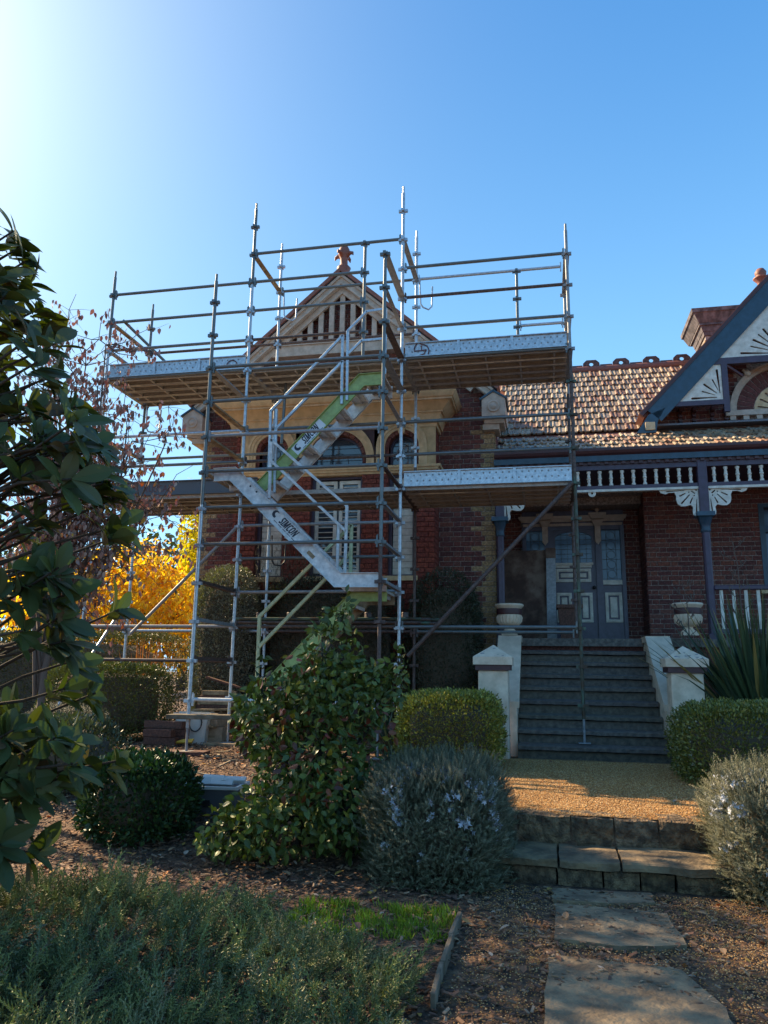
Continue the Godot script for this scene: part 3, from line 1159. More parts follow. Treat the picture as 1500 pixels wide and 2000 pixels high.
func raised_panel(parent: Node3D, x0: float, x1: float, y0: float, y1: float, z: float) -> void:
	var g := G.new()
	frame_rect(g, x0, x1, y0, y1, 0.055, z, z + 0.03)
	frame_rect(g, x0 + 0.02, x1 - 0.02, y0 + 0.02, y1 - 0.02, 0.018, z + 0.03, z + 0.042)
	g.cbox(Transform3D(Basis(), Vector3((x0 + x1) / 2, (y0 + y1) / 2, z + 0.012)), Vector3(x1 - x0 - 0.175, y1 - y0 - 0.175, 0.024), 0.01)
	part(parent, "panel", g, M.white)

func door() -> void:
	var z := -4.8
	var g := G.new()
	# frame and mullions
	g.bxx(1.58, 3.53, 1.62, 1.72, z - 0.1, z + 0.08)
	for xx in [[1.58, 1.66], [2.0, 2.16], [2.985, 3.10], [3.46, 3.53]]:
		g.bxx(xx[0], xx[1], 1.72, 3.92, z - 0.1, z + 0.06)
	g.bxx(1.58, 3.53, 3.92, 4.25, z - 0.1, z + 0.02)
	g.bxx(1.66, 2.0, 1.72, 2.80, z - 0.06, z)
	g.bxx(3.10, 3.46, 1.72, 2.80, z - 0.06, z)
	g.bxx(1.58, 3.53, 3.86, 3.92, z - 0.06, z + 0.01)
	var F := part(H, "door_frame", g, M.door)
	# sidelights
	for xx in [[1.66, 2.0], [3.10, 3.46]]:
		g = G.new()
		g.bxx(xx[0], xx[1], 2.86, 3.86, z - 0.05, z - 0.04)
		var s := part(F, "sidelight", g, M.lightglass)
		g = G.new()
		var cx: float = (xx[0] + xx[1]) / 2
		for k in 5:
			arch_band(g, cx, 2.98 + k * 0.19, 0.075, 0.083, z - 0.04, z - 0.03, 0, TAU, 16)
		for e in [-0.09, 0.09]:
			g.bxx(cx + e - 0.004, cx + e + 0.004, 2.86, 3.86, z - 0.04, z - 0.03)
		for k in 6:
			g.bxx(xx[0], xx[1], 2.89 + k * 0.19 - 0.004, 2.89 + k * 0.19 + 0.004, z - 0.04, z - 0.03)
		part(F, "leading", g, M.lead)
		g = G.new()
		g.bxx(xx[0] - 0.03, xx[1] + 0.03, 2.77, 2.80, z, z + 0.05)
		g.bxx(xx[0] - 0.02, xx[1] + 0.02, 2.80, 2.86, z, z + 0.03)
		part(F, "moulding", g, M.white)
		raised_panel(F, xx[0] + 0.03, xx[1] - 0.02, 2.05, 2.62, z)
	# door leaf
	g = G.new()
	g.bxx(2.16, 2.985, 1.72, 3.20, z - 0.06, z - 0.01)
	g.bxx(2.16, 2.22, 3.20, 3.86, z - 0.06, z - 0.01)
	g.bxx(2.92, 2.985, 3.20, 3.86, z - 0.06, z - 0.01)
	for s in [-1.0, 1.0]:
		var poly := PackedVector2Array([Vector2(s * 0.35, 0), Vector2(s * 0.35, 0.16), Vector2(0, 0.16), Vector2(0, 0.13)])
		for k in range(1, 6):
			poly.append(Vector2(s * 0.35 * sin(PI / 2 * k / 6.0), 0.13 * cos(PI / 2 * k / 6.0)))
		g.prism(poly, Transform3D(Basis(), Vector3(2.57, 3.70, z - 0.06)), 0.05)
	var D := part(H, "front_door", g, M.door)
	g = G.new()
	g.bxx(2.22, 2.92, 3.20, 3.85, z - 0.05, z - 0.04)
	part(D, "glass", g, M.lightglass)
	g = G.new()
	for k in 6:
		g.bxx(2.22, 2.92, 3.29 + k * 0.095, 3.297 + k * 0.095, z - 0.04, z - 0.032)
	for k in 5:
		g.bxx(2.33 + k * 0.12, 2.337 + k * 0.12, 3.2, 3.84, z - 0.04, z - 0.032)
	part(D, "leading", g, M.lead)
	g = G.new()
	g.bxx(2.18, 2.93, 3.16, 3.20, z - 0.01, z + 0.06)
	g.bxx(2.21, 2.90, 3.11, 3.16, z - 0.01, z + 0.035)
	part(D, "moulding", g, M.white)
	raised_panel(D, 2.215, 2.885, 2.83, 3.09, z - 0.01)
	raised_panel(D, 2.22, 2.505, 2.05, 2.62, z - 0.01)
	raised_panel(D, 2.615, 2.895, 2.05, 2.62, z - 0.01)
	g = G.new()
	g.lathe([Vector2(0.02, 0), Vector2(0.02, 0.03), Vector2(0.035, 0.05), Vector2(0.03, 0.08), Vector2(0.001, 0.085)], 12, Transform3D(Basis(Vector3.RIGHT, PI / 2), Vector3(2.93, 2.72, z - 0.01)))
	part(D, "knob", g, M.blackplastic)
	# head cornice with two brackets
	g = G.new()
	flare(g, 1.60, 3.50, z, z + 0.03, 3.94, 3.99, 0.0, 0.01)
	flare(g, 1.60, 3.50, z, z + 0.03, 4.02, 4.07, 0.03, 0.05)
	flare(g, 1.60, 3.50, z, z + 0.03, 4.07, 4.13, 0.07, 0.09)
	part(H, "door_cornice", g, M.buff)
	for bx in [2.03, 3.035]:
		g = G.new()
		flare(g, bx - 0.055, bx + 0.055, z, z + 0.10, 3.62, 3.92, 0.0, 0.0)
		flare(g, bx - 0.055, bx + 0.055, z, z + 0.10, 3.92, 4.03, 0.0, 0.06)
		flare(g, bx - 0.055, bx + 0.055, z, z + 0.10, 4.055, 4.13, 0.06, 0.10)
		flare(g, bx - 0.055, bx + 0.055, z, z + 0.10, 4.13, 4.165, 0.11, 0.11)
		g.prism(PackedVector2Array([Vector2(-0.055, 0), Vector2(0, -0.07), Vector2(0.055, 0)]), Transform3D(Basis(), Vector3(bx, 3.62, z + 0.02)), 0.07)
		var bp := part(H, "door_bracket", g, M.buff)
		g = G.new()
		g.lathe([Vector2(0.03, 0), Vector2(0.015, 0.03), Vector2(0.045, 0.06), Vector2(0.05, 0.085), Vector2(0.04, 0.115), Vector2(0.001, 0.13)], 12, Transform3D(Basis(), Vector3(bx, 4.165, z + 0.12)))
		part(bp, "ball", g, M.buff)

# ---------------------------------------------------------------- roofs
func tile_mesh(c: Color) -> ArrayMesh:
	# pressed clay tile: two rolls and flat pans, 0.222 wide, 0.40 long, hung along -y of the slope
	var g := G.new()
	g.col = c
	var pr := [[-0.114, 0.012], [-0.10, 0.034], [-0.075, 0.038], [-0.055, 0.012], [-0.02, 0.010], [-0.008, 0.022], [0.012, 0.024], [0.028, 0.010], [0.085, 0.012], [0.111, 0.012]]
	for k in pr.size() - 1:
		var a = pr[k]
		var b = pr[k + 1]
		var h := 0.026
		g.quad(Vector3(a[0], 0, a[1] + h), Vector3(b[0], 0, b[1] + h), Vector3(b[0], 0.40, b[1] - 0.004), Vector3(a[0], 0.40, a[1] - 0.004), Vector3(0, 0, 1))
		g.quad(Vector3(a[0], 0, a[1] + h), Vector3(b[0], 0, b[1] + h), Vector3(b[0], 0, b[1] - 0.004), Vector3(a[0], 0, a[1] - 0.004), Vector3(0, -1, 0))
	return g.done()

var tile_jobs := []

func tile_slope(roof: Node3D, x0: float, x1: float, y0: float, z0: float, pitch: float, length: float, keep: Callable, prio: Callable) -> void:
	var up := Vector3(0, sin(pitch), -cos(pitch))
	var nrm := Vector3(0, cos(pitch), sin(pitch))
	var b := Basis(Vector3.RIGHT, up, nrm)
	var rows: int = int(length / 0.33)
	for r in rows:
		var x: float = x0 + (0.111 if r % 2 else 0.0)
		while x < x1:
			var p := Vector3(x, y0, z0) + up * (r * 0.33) + nrm * rnd(0.0, 0.004)
			if keep.call(p):
				var bb: Basis = b * Basis(Vector3.BACK, rnd(-0.012, 0.012))
				tile_jobs.append([roof, Transform3D(bb, p), rng.randi() % 6, prio.call(p)])
			x += 0.222

func roofs() -> void:
	var pit1 := atan2(5.6 - 4.70, 4.0 - 2.28)
	var pit2 := atan2(8.07 - 5.6, 3.0)
	var deck := G.new()
	deck.hexa([Vector3(1.2, 4.64, -2.30), Vector3(9.4, 4.64, -2.30), Vector3(1.2, 4.68, -2.30), Vector3(9.4, 4.68, -2.30), Vector3(1.2, 5.54, -4.02), Vector3(9.4, 5.54, -4.02), Vector3(1.2, 5.585, -4.02), Vector3(9.4, 5.585, -4.02)])
	var R1 := part(H, "verandah_roof", deck, M.terracotta)
	deck = G.new()
	deck.hexa([Vector3(-3.0, 5.50, -4.02), Vector3(9.4, 5.50, -4.02), Vector3(-3.0, 5.585, -4.02), Vector3(9.4, 5.585, -4.02), Vector3(-3.0, 7.96, -7.0), Vector3(9.4, 7.96, -7.0), Vector3(-3.0, 8.05, -7.0), Vector3(9.4, 8.05, -7.0)])
	deck.hexa([Vector3(-3.0, 5.50, -10.0), Vector3(9.4, 5.50, -10.0), Vector3(-3.0, 5.585, -10.0), Vector3(9.4, 5.585, -10.0), Vector3(-3.0, 7.96, -7.0), Vector3(9.4, 7.96, -7.0), Vector3(-3.0, 8.05, -7.0), Vector3(9.4, 8.05, -7.0)])
	var R2 := part(H, "main_roof", deck, M.terracotta)
	tile_slope(R1, 1.32, 9.3, 4.68, -2.28, pit1, sqrt(0.9 * 0.9 + 1.72 * 1.72), func(p): return p.z > -4.1, func(p): return 6.0 if p.x < 6.2 and p.x > 2.2 else 1.0)
	var in_gable = func(p): return p.z > -6.0 and p.y < 8.3 - 1.07 * absf(p.x - 6.35) - 0.1 + 0.0
	tile_slope(R2, 1.25, 9.3, 5.60, -4.0, pit2, sqrt(9.0 + 2.47 * 2.47) - 0.1, func(p): return not (p.x > 6.35 and p.z > -6.0) and not in_gable.call(p), func(p): return 7.0 + p.y if p.x < 5.2 and p.x > 1.6 else 0.0)
	var cols := [Color(0.46, 0.31, 0.19), Color(0.53, 0.375, 0.235), Color(0.38, 0.25, 0.16), Color(0.58, 0.445, 0.30), Color(0.38, 0.19, 0.11), Color(0.48, 0.37, 0.27)]
	var meshes := []
	for c in cols:
		meshes.append(tile_mesh(c))
	tile_jobs.sort_custom(func(a, b): return a[3] > b[3])
	var rest := {}
	for k in tile_jobs.size():
		var e = tile_jobs[k]
		if k < 298:
			part(e[0], "roof_tile", meshes[e[2]], M.tile, e[1])
		else:
			if not rest.has(e[0]):
				rest[e[0]] = PackedFloat32Array()
			var buf: PackedFloat32Array = rest[e[0]]
			put(buf, e[1].basis, e[1].origin, cols[e[2]])
			rest[e[0]] = buf
	var plain := tile_mesh(Color.WHITE)
	for w in rest:
		stuff(w, "tiling", plain, M.tile, rest[w])
	# ridge with crested tiles
	var rg := G.new()
	rg.tube([Vector3(-3.0, 8.06, -7.0), Vector3(9.4, 8.06, -7.0)], 0.10, 10)
	var RR := part(H, "ridge", rg, M.terracotta)
	var x := 1.2
	while x < 6.0:
		rg = G.new()
		rg.plate_with_hole(PackedVector2Array([Vector2(-0.19, 0), Vector2(0.19, 0), Vector2(0.19, 0.12), Vector2(0.11, 0.20), Vector2(-0.11, 0.20), Vector2(-0.19, 0.12)]), Vector2(0, 0.095), 0.047, Transform3D(Basis(), Vector3(x, 8.11, -7.02)), 0.04)
		part(RR, "crest_tile", rg, M.crest)
		rg = G.new()
		rg.bxx(x + 0.20, x + 0.47, 8.11, 8.19, -7.02, -6.98)
		part(RR, "crest_link", rg, M.crest)
		x += 0.67

func dormer_gable() -> void:
	var ax := 6.35
	var ay := 8.22
	var sl := 1.07
	var g := G.new()
	g.prism(PackedVector2Array([Vector2(3.95, 5.45), Vector2(8.75, 5.45), Vector2(8.75, 5.6), Vector2(ax, ay - 0.05), Vector2(3.95, 5.6)]), Transform3D(Basis(), Vector3(0, 0, -4.3)), 0.3)
	var W := part(H, "gable_wall", g, M.mortar)
	lay(W, Vector3(3.95, 5.59, -3.994), Vector3.RIGHT, Vector3.BACK, 4.8, 2.5, [Rect2(5.62 - 3.95, 0.0, 1.46, 0.66)], func(u0, u1, r):
		var um: float = maxf(absf(u0 + 3.95 - ax), absf(u1 + 3.95 - ax))
		var y: float = 5.59 + r * 0.086
		if y + 0.1 > ay - sl * um:
			return -1
		var d := Vector2((u0 + u1) / 2 + 3.95 - 6.35, y - 6.02)
		if y > 5.95 and d.length() < 0.85:
			return -1
		return 0, func(p): return 3.0 if p.x < 5.7 else 2.0)
	for s in [-1.0, 1.0]:
		var d := Vector3(s, -sl, 0).normalized()
		var nn := Vector3(s * sl, 1, 0).normalized()
		var top := Vector3(ax, ay + 0.22, 0)
		var board = func(off: float, wd: float, z0: float, z1: float, l1: float) -> G:
			var gg := G.new()
			var p := []
			for zz in [z0, z1]:
				for yy in [off - wd, off]:
					for e in [0, 1]:
						var q: Vector3 = top + nn * yy
						q += d * (-(q.x - ax) / d.x if e == 0 else l1)
						p.append(Vector3(q.x, q.y, zz))
			gg.hexa(p)
			return gg
		var B := part(H, "dormer_bargeboard", board.call(0.0, 0.34, -3.52, -3.46, 3.58), M.teal)
		part(B, "barge_edge", board.call(0.03, 0.06, -3.54, -3.44, 3.72), M.maroon)
		part(H, "dormer_roof", board.call(0.06, 0.12, -6.6, -3.545, 3.7), M.terracotta)
		part(H, "soffit", board.call(-0.06, 0.03, -4.0, -3.545, 3.6), M.maroon)
		# foot of the bargeboard with its square block
		g = G.new()
		var fx: float = ax + s * 2.42
		g.prism(PackedVector2Array([Vector2(-0.22, -0.12), Vector2(0.12, -0.12), Vector2(0.16, 0.10), Vector2(0.30, 0.34), Vector2(0.0, 0.22)]) if s < 0 else PackedVector2Array([Vector2(0.22, -0.12), Vector2(-0.12, -0.12), Vector2(-0.16, 0.10), Vector2(-0.30, 0.34), Vector2(0.0, 0.22)]), Transform3D(Basis(), Vector3(fx, 5.50, -3.52)), 0.06)
		part(B, "barge_foot", g, M.teal)
		g = G.new()
		g.cbox(Transform3D(Basis(), Vector3(fx - s * 0.02, 5.50, -3.445)), Vector3(0.17, 0.15, 0.03), 0.006)
		part(B, "barge_block", g, M.cream)
	# timber tie and posts
	g = G.new()
	g.bxx(4.95, 7.75, 6.62, 6.74, -3.56, -3.48)
	g.bxx(5.24, 5.34, 5.72, 6.62, -3.56, -3.48)
	g.bxx(7.36, 7.46, 5.72, 6.62, -3.56, -3.48)
	g.bxx(4.15, 5.24, 5.86, 5.95, -3.56, -3.48)
	part(H, "gable_tie", g, M.plum)
	g = G.new()
	g.tube([Vector3(5.34, 6.60, -3.52), Vector3(5.60, 6.38, -3.52)], 0.03, 6)
	g.tube([Vector3(7.36, 6.60, -3.52), Vector3(7.10, 6.38, -3.52)], 0.03, 6)
	part(H, "gable_strut", g, M.maroon)
	# fretwork: lower triangle
	var tri := PackedVector2Array([Vector2(0, 0), Vector2(-0.80, 0), Vector2(0, 0.855)])
	var sls := [slot(Vector2(-0.10, 0.045), Vector2(-0.52, 0.045), 0.008, 0.021), slot(Vector2(-0.13, 0.09), Vector2(-0.34, 0.17), 0.006, 0.014), slot(Vector2(-0.095, 0.12), Vector2(-0.30, 0.30), 0.008, 0.021), slot(Vector2(-0.07, 0.17), Vector2(-0.155, 0.38), 0.006, 0.014), slot(Vector2(-0.045, 0.12), Vector2(-0.07, 0.56), 0.008, 0.021)]
	csg_panel(H, "fret_panel", tri, sls, Transform3D(Basis(), Vector3(5.235, 5.955, -3.50)), 0.03, M.white)
	# fretwork: apex half panels
	for s in [-1.0, 1.0]:
		var pl := PackedVector2Array([Vector2(0, 0), Vector2(s * 1.16, 0), Vector2(0, 1.24)])
		var ss := []
		for k in 7:
			var a: float = deg_to_rad(4 + k * 13.5)
			var L: float = 0.78 if k % 2 == 0 else 0.56
			L = minf(L, 0.80 / (sin(a) / 1.09 + cos(a) / 1.02) / 1.0 * 0.92)
			ss.append(slot(Vector2(s * cos(a), sin(a)) * 0.16 + Vector2(s * 0.03, 0.02), Vector2(s * cos(a), sin(a)) * L + Vector2(s * 0.03, 0.02), 0.008, 0.022 if k % 2 == 0 else 0.014))
		csg_panel(H, "fret_panel", pl, ss, Transform3D(Basis(), Vector3(ax + s * 0.01, 6.745, -3.50)), 0.03, M.white)
	# arched sunburst window
	var cx := 6.35
	var cy := 5.86
	g = G.new()
	arch_band(g, cx, cy, 0.80, 0.88, -4.0, -3.93)
	arch_band(g, cx, cy, 0.88, 0.92, -4.0, -3.90)
	for s in [-1.0, 1.0]:
		g.bxx(minf(cx + s * 0.80, cx + s * 0.94), maxf(cx + s * 0.80, cx + s * 0.94), 5.80, cy, -4.0, -3.9)
	var A := part(H, "sunburst_arch", g, M.buff)
	for k in 22:
		g = G.new()
		g.col = Color(0.21, 0.07, 0.06) if k % 3 else Color(0.18, 0.055, 0.05)
		arch_band(g, cx, cy, 0.50, 0.79, -4.0, -3.955, PI * (k + 0.07) / 22, PI * (k + 0.93) / 22, 1)
		part(A, "voussoir", g, M.brick)
	g = G.new()
	arch_band(g, cx, cy, 0.49, 0.80, -4.0, -3.968)
	part(A, "arch_mortar", g, M.mortar)
	var fan := PackedVector2Array()
	for k in 17:
		fan.append(Vector2(cos(PI * k / 16.0), sin(PI * k / 16.0)) * 0.49)
	var fs := []
	for k in 9:
		var a: float = PI * (k + 0.5) / 9.0
		fs.append(slot(Vector2(cos(a), sin(a)) * 0.12, Vector2(cos(a), sin(a)) * 0.42, 0.006, 0.02))
	csg_panel(A, "sunburst_panel", fan, fs, Transform3D(Basis(), Vector3(cx, cy, -3.96)), 0.025, M.cream)
	g = G.new()
	g.bxx(cx - 1.0, cx + 1.0, 5.76, 5.86, -4.0, -3.86)
	var S := part(A, "arch_sill", g, M.buff)
	for k in 9:
		g = G.new()
		g.bxx(cx - 0.93 + k * 0.225, cx - 0.83 + k * 0.225, 5.68, 5.76, -4.0, -3.88)
		g.bxx(cx - 0.925 + k * 0.225, cx - 0.835 + k * 0.225, 5.61, 5.68, -4.0, -3.91)
		part(A, "sill_block", g, M.buff)
	# corbel brackets under the eaves
	for bx in [4.56, 4.80, 5.12, 5.36]:
		g = G.new()
		g.bxx(bx - 0.03, bx + 0.03, 5.69, 5.95, -4.0, -3.94)
		g.bxx(bx - 0.03, bx + 0.03, 5.87, 5.95, -3.94, -3.80)
		g.bxx(bx - 0.03, bx + 0.03, 5.78, 5.82, -3.94, -3.87)
		g.bxx(bx - 0.03, bx + 0.03, 5.69, 5.72, -3.94, -3.86)
		part(H, "eave_bracket", g, M.maroon)
	g = G.new()
	g.bxx(3.95, 8.75, 5.585, 5.62, -4.0, -3.72)
	part(H, "flashing", g, M.lead_flash)
	# floodlight on the arch
	g = G.new()
	g.lathe([Vector2(0.001, 0), Vector2(0.03, 0.01), Vector2(0.05, 0.05), Vector2(0.055, 0.09), Vector2(0.03, 0.12), Vector2(0.02, 0.15), Vector2(0.03, 0.165), Vector2(0.001, 0.17)], 12, Transform3D(Basis(Vector3.BACK, 0.9), Vector3(5.83, 6.54, -3.9)))
	part(H, "floodlight", g, M.white)
	# finial behind the apex
	g = G.new()
	g.lathe([Vector2(0.09, 0), Vector2(0.09, 0.28), Vector2(0.12, 0.30), Vector2(0.12, 0.34), Vector2(0.07, 0.36), Vector2(0.08, 0.45), Vector2(0.14, 0.52), Vector2(0.15, 0.54), Vector2(0.08, 0.56), Vector2(0.10, 0.60), Vector2(0.11, 0.66), Vector2(0.07, 0.73), Vector2(0.001, 0.75)], 14, Transform3D(Basis(), Vector3(6.35, 8.25, -4.55)))
	part(H, "finial", g, M.terracotta)

func chimney() -> void:
	var g := G.new()
	g.bxx(5.52, 6.45, 6.5, 8.22, -6.6, -5.85)
	var C := part(H, "chimney", g, M.mortar)
	lay(C, Vector3(5.52, 6.5, -5.844), Vector3.RIGHT, Vector3.BACK, 0.93, 1.7, [], func(_a, _b, _r): return 0, func(_p): return 2.5)
	lay(C, Vector3(5.514, 6.5, -6.6), Vector3.BACK, Vector3.LEFT, 0.75, 1.7, [], func(_a, _b, r): return 1 if r % 5 < 4 else 0, func(_p): return 0.2)
	g = G.new()
	flare(g, 5.52, 6.45, -6.75, -5.85, 8.22, 8.30, 0.03, 0.05)
	flare(g, 5.52, 6.45, -6.75, -5.85, 8.30, 8.42, 0.06, 0.10)
	flare(g, 5.52, 6.45, -6.85, -5.85, 8.42, 8.47, 0.13, 0.13)
	flare(g, 5.52, 6.45, -6.95, -5.85, 8.47, 8.66, 0.14, 0.26)
	flare(g, 5.52, 6.45, -6.98, -5.85, 8.66, 8.74, 0.28, 0.30)
	part(C, "chimney_cap", g, M.chimneycap)
	g = G.new()
	flare(g, 5.75, 6.25, -6.5, -6.05, 8.74, 8.82, 0.05, 0.0)
	part(C, "chimney_flaunching", g, M.buff)

# ---------------------------------------------------------------- front stair, piers, urns
func slab_mesh(x0: float, x1: float, y0: float, y1: float, z0: float, z1: float, ch := 0.012) -> G:
	var g := G.new()
	g.cbox(Transform3D(Basis(), Vector3((x0 + x1) / 2, (y0 + y1) / 2, (z0 + z1) / 2)), Vector3(x1 - x0, y1 - y0, z1 - z0), ch)
	return g

func front_steps() -> void:
	var S := thing("front_stair", "worn bluestone stair of nine steps climbing to the verandah", "stairs")
	for i in 8:
		var zn: float = 0.24 - 0.29 * i
		var yt: float = 0.18 * (i + 1)
		var stp := part(S, "step", rough_stone(1.60, 3.46, yt - 0.062, yt, zn - 0.36, zn + rnd(-0.006, 0.006), 0.35, 14), M.bluestone, Transform3D(Basis(Vector3.BACK, rnd(-0.004, 0.001)), Vector3(0, rnd(-0.004, 0), 0)))
		part(stp, "riser", rough_stone(1.60, 3.46, yt - 0.19, yt - 0.064, zn - 0.34, zn - 0.045, 0.25, 10), M.bluestone)
	for s in [0, 1]:
		# sloping cheek wall
		var x0: float = 1.30 if s == 0 else 3.47
		var x1: float = 1.59 if s == 0 else 3.76
		var g := G.new()
		g.prism(PackedVector2Array([Vector2(0, -0.1), Vector2(2.1, -0.1), Vector2(2.1, 1.55), Vector2(1.55, 1.55), Vector2(0, 0.62)]), Transform3D(Basis(Vector3.FORWARD, Vector3.UP, Vector3.RIGHT), Vector3(x0, 0, -0.02)), x1 - x0)
		part(S, "cheek_wall", g, M.render)
		g = G.new()
		g.hexa([Vector3(x0 - 0.03, 0.62, -0.02), Vector3(x1 + 0.03, 0.62, -0.02), Vector3(x0 - 0.03, 0.70, -0.02), Vector3(x1 + 0.03, 0.70, -0.02), Vector3(x0 - 0.03, 1.55, -1.57), Vector3(x1 + 0.03, 1.55, -1.57), Vector3(x0 - 0.03, 1.63, -1.57), Vector3(x1 + 0.03, 1.63, -1.57)])
		g.bxx(x0 - 0.03, x1 + 0.03, 1.55, 1.64, -2.15, -1.57)
		part(S, "coping", g, M.render)
	var pl := [[1.31, "low cream pier with pyramid cap beside the foot of the bluestone stair, left of it"], [3.67, "low cream pier with pyramid cap in front of the spiky flax"]]
	for e in pl:
		var P := thing("gate_pier", e[1], "pier", Vector3(e[0], 0, 0.22), "cream piers flanking the stair")
		part(P, "shaft", slab_mesh(-0.19, 0.19, -0.05, 1.10, -0.19, 0.19, 0.012), M.render)
		var g := G.new()
		g.bxx(-0.225, 0.225, 1.10, 1.17, -0.225, 0.225)
		part(P, "neck_band", g, M.maroon)
		g = G.new()
		g.bxx(-0.25, 0.25, 1.17, 1.27, -0.25, 0.25)
		var ap := Vector3(0, 1.43, 0)
		var q := [Vector3(-0.25, 1.27, -0.25), Vector3(0.25, 1.27, -0.25), Vector3(0.25, 1.27, 0.25), Vector3(-0.25, 1.27, 0.25)]
		for k in 4:
			g.tri(q[k], q[(k + 1) % 4], ap, (q[k] + q[(k + 1) % 4]) * Vector3(1, 0, 1) + Vector3(0, 0.3, 0))
		part(P, "pyramid_cap", g, M.render)
		# flaked paint on the cap
		var nfl: int = 26
		g = G.new()
		for k in nfl:
			var fc: int = rng.randi() % 4
			var a: Vector3 = q[fc]
			var b: Vector3 = q[(fc + 1) % 4]
			var t: float = rnd(0.08, 0.92)
			var h: float = pow(rnd(0.0, 1.0), 1.6) * 0.8
			var c0: Vector3 = a.lerp(b, t).lerp(ap, h)
			var nn: Vector3 = (b - a).cross(ap - a).normalized()
			if nn.y < 0:
				nn = -nn
			var e1: Vector3 = (b - a).normalized()
			var e2: Vector3 = nn.cross(e1)
			var r: float = rnd(0.006, 0.02)
			c0 += nn * 0.0015
			var pts := []
			for w in 6:
				var rr: float = r * rnd(0.5, 1.2)
				pts.append(c0 + e1 * cos(w * TAU / 6) * rr * 1.6 + e2 * sin(w * TAU / 6) * rr * 0.7)
			for w in range(1, 5):
				g.tri(pts[0], pts[w], pts[w + 1], nn)
		part(P, "flaked_paint", g, M.lead_flash)
	# urns
	var us := [[Vector3(1.43, 1.66, -1.85), "cream garden urn with a dark band on the stair wall, beside the plywood sheet"], [Vector3(4.10, 1.66, -1.80), "cream garden urn half hidden behind the spiky flax"]]
	for e in us:
		var U := thing("garden_urn", e[1], "urn", e[0], "cream urns on the stair walls")
		var g := G.new()
		g.box(Transform3D(Basis(), Vector3(0, 0.02, 0)), Vector3(0.24, 0.04, 0.24))
		g.lathe([Vector2(0.115, 0.04), Vector2(0.115, 0.06), Vector2(0.085, 0.08), Vector2(0.06, 0.11), Vector2(0.065, 0.13)], 24)
		part(U, "foot", g, M.render)
		g = G.new()
		g.lathe([Vector2(0.065, 0.13), Vector2(0.14, 0.155), Vector2(0.18, 0.20), Vector2(0.195, 0.26), Vector2(0.185, 0.315)], 28)
		part(U, "bowl", g, M.render)
		for k in 22:
			var lb := G.new()
			var a: float = TAU * k / 22
			var d := Vector3(cos(a), 0, sin(a))
			lb.tube([d * 0.085 + Vector3(0, 0.142, 0), d * 0.15 + Vector3(0, 0.168, 0), d * 0.183 + Vector3(0, 0.21, 0), d * 0.192 + Vector3(0, 0.27, 0), d * 0.188 + Vector3(0, 0.305, 0)], [0.008, 0.014, 0.018, 0.018, 0.008], 6)
			part(U, "gadroon", lb, M.render)
		g = G.new()
		g.lathe([Vector2(0.19, 0.315), Vector2(0.198, 0.33), Vector2(0.198, 0.40), Vector2(0.19, 0.41)], 28)
		part(U, "band", g, M.maroon)
		g = G.new()
		g.lathe([Vector2(0.19, 0.41), Vector2(0.20, 0.425), Vector2(0.225, 0.45), Vector2(0.23, 0.47), Vector2(0.215, 0.485), Vector2(0.18, 0.48), Vector2(0.17, 0.44), Vector2(0.001, 0.43)], 28)
		part(U, "rim", g, M.render)
	# rough stone steps down to the lower garden
	var T := thing("stone_steps", "two rough sandstone garden steps at the edge of the gravel terrace", "steps")
	var xx := 1.42
	while xx < 3.45:
		var w: float = rnd(0.26, 0.46)
		part(T, "riser_stone", rough_stone(xx, minf(xx + w - 0.014, 3.5), -0.20, 0.016 + rnd(-0.012, 0.004), 4.02, 4.29 + rnd(-0.015, 0.015)), M.sandstone)
		xx += w
	xx = 1.38
	for w in [0.66, 0.42, 0.75, 0.32]:
		part(T, "tread_slab", rough_stone(xx, xx + w - 0.015, -0.25, -0.185 + rnd(-0.01, 0.004), 4.2, 4.76 + rnd(-0.015, 0.015)), M.flag)
		xx += w
	xx = 1.42
	while xx < 3.45:
		var w: float = rnd(0.2, 0.34)
		part(T, "riser_stone", rough_stone(xx, minf(xx + w - 0.014, 3.5), -0.44, -0.255, 4.5, 4.72 + rnd(-0.015, 0.015)), M.sandstone)
		xx += w
	# flagstones of the lower path
	var fl := [
		[[[1082, 1738], [1284, 1748], [1300, 1778], [1188, 1788], [1080, 1776]], [Vector2(1.99, 4.90), Vector2(2.62, 4.86), Vector2(2.62, 5.08), Vector2(2.27, 5.18), Vector2(1.99, 5.17)], "small broken grey flagstone at the foot of the stone steps"],
		[[], [Vector2(2.0, 5.26), Vector2(2.66, 5.30), Vector2(2.68, 5.86), Vector2(2.33, 5.97), Vector2(1.99, 5.93)], "dark shaded flagstone in the middle of the lower path"],
		[[], [Vector2(1.955, 6.11), Vector2(2.60, 6.17), Vector2(2.72, 6.60), Vector2(2.72, 7.1), Vector2(1.93, 7.12)], "pale sunlit flagstone nearest the bottom of the lower path"]]
	for e in fl:
		var g := G.new()
		var poly := PackedVector2Array()
		for k in e[1].size():
			var a: Vector2 = e[1][k]
			var b: Vector2 = e[1][(k + 1) % e[1].size()]
			for t in 4:
				poly.append(a.lerp(b, t / 4.0) + (Vector2(rnd(-0.012, 0.012), rnd(-0.012, 0.012)) if t > 0 else Vector2.ZERO))
		var y: float = ground_h(2.3, poly[0].y + 0.3) + 0.004
		g.prism(poly, Transform3D(Basis(Vector3.RIGHT, Vector3.BACK, Vector3.DOWN), Vector3(0, y + 0.022, 0)), 0.06)
		tag(part_free(g, M.flag), "flagstone", e[2], "flagstone", Vector3.ZERO, "flagstones of the lower path")
	# timber edging strip
	var g := G.new()
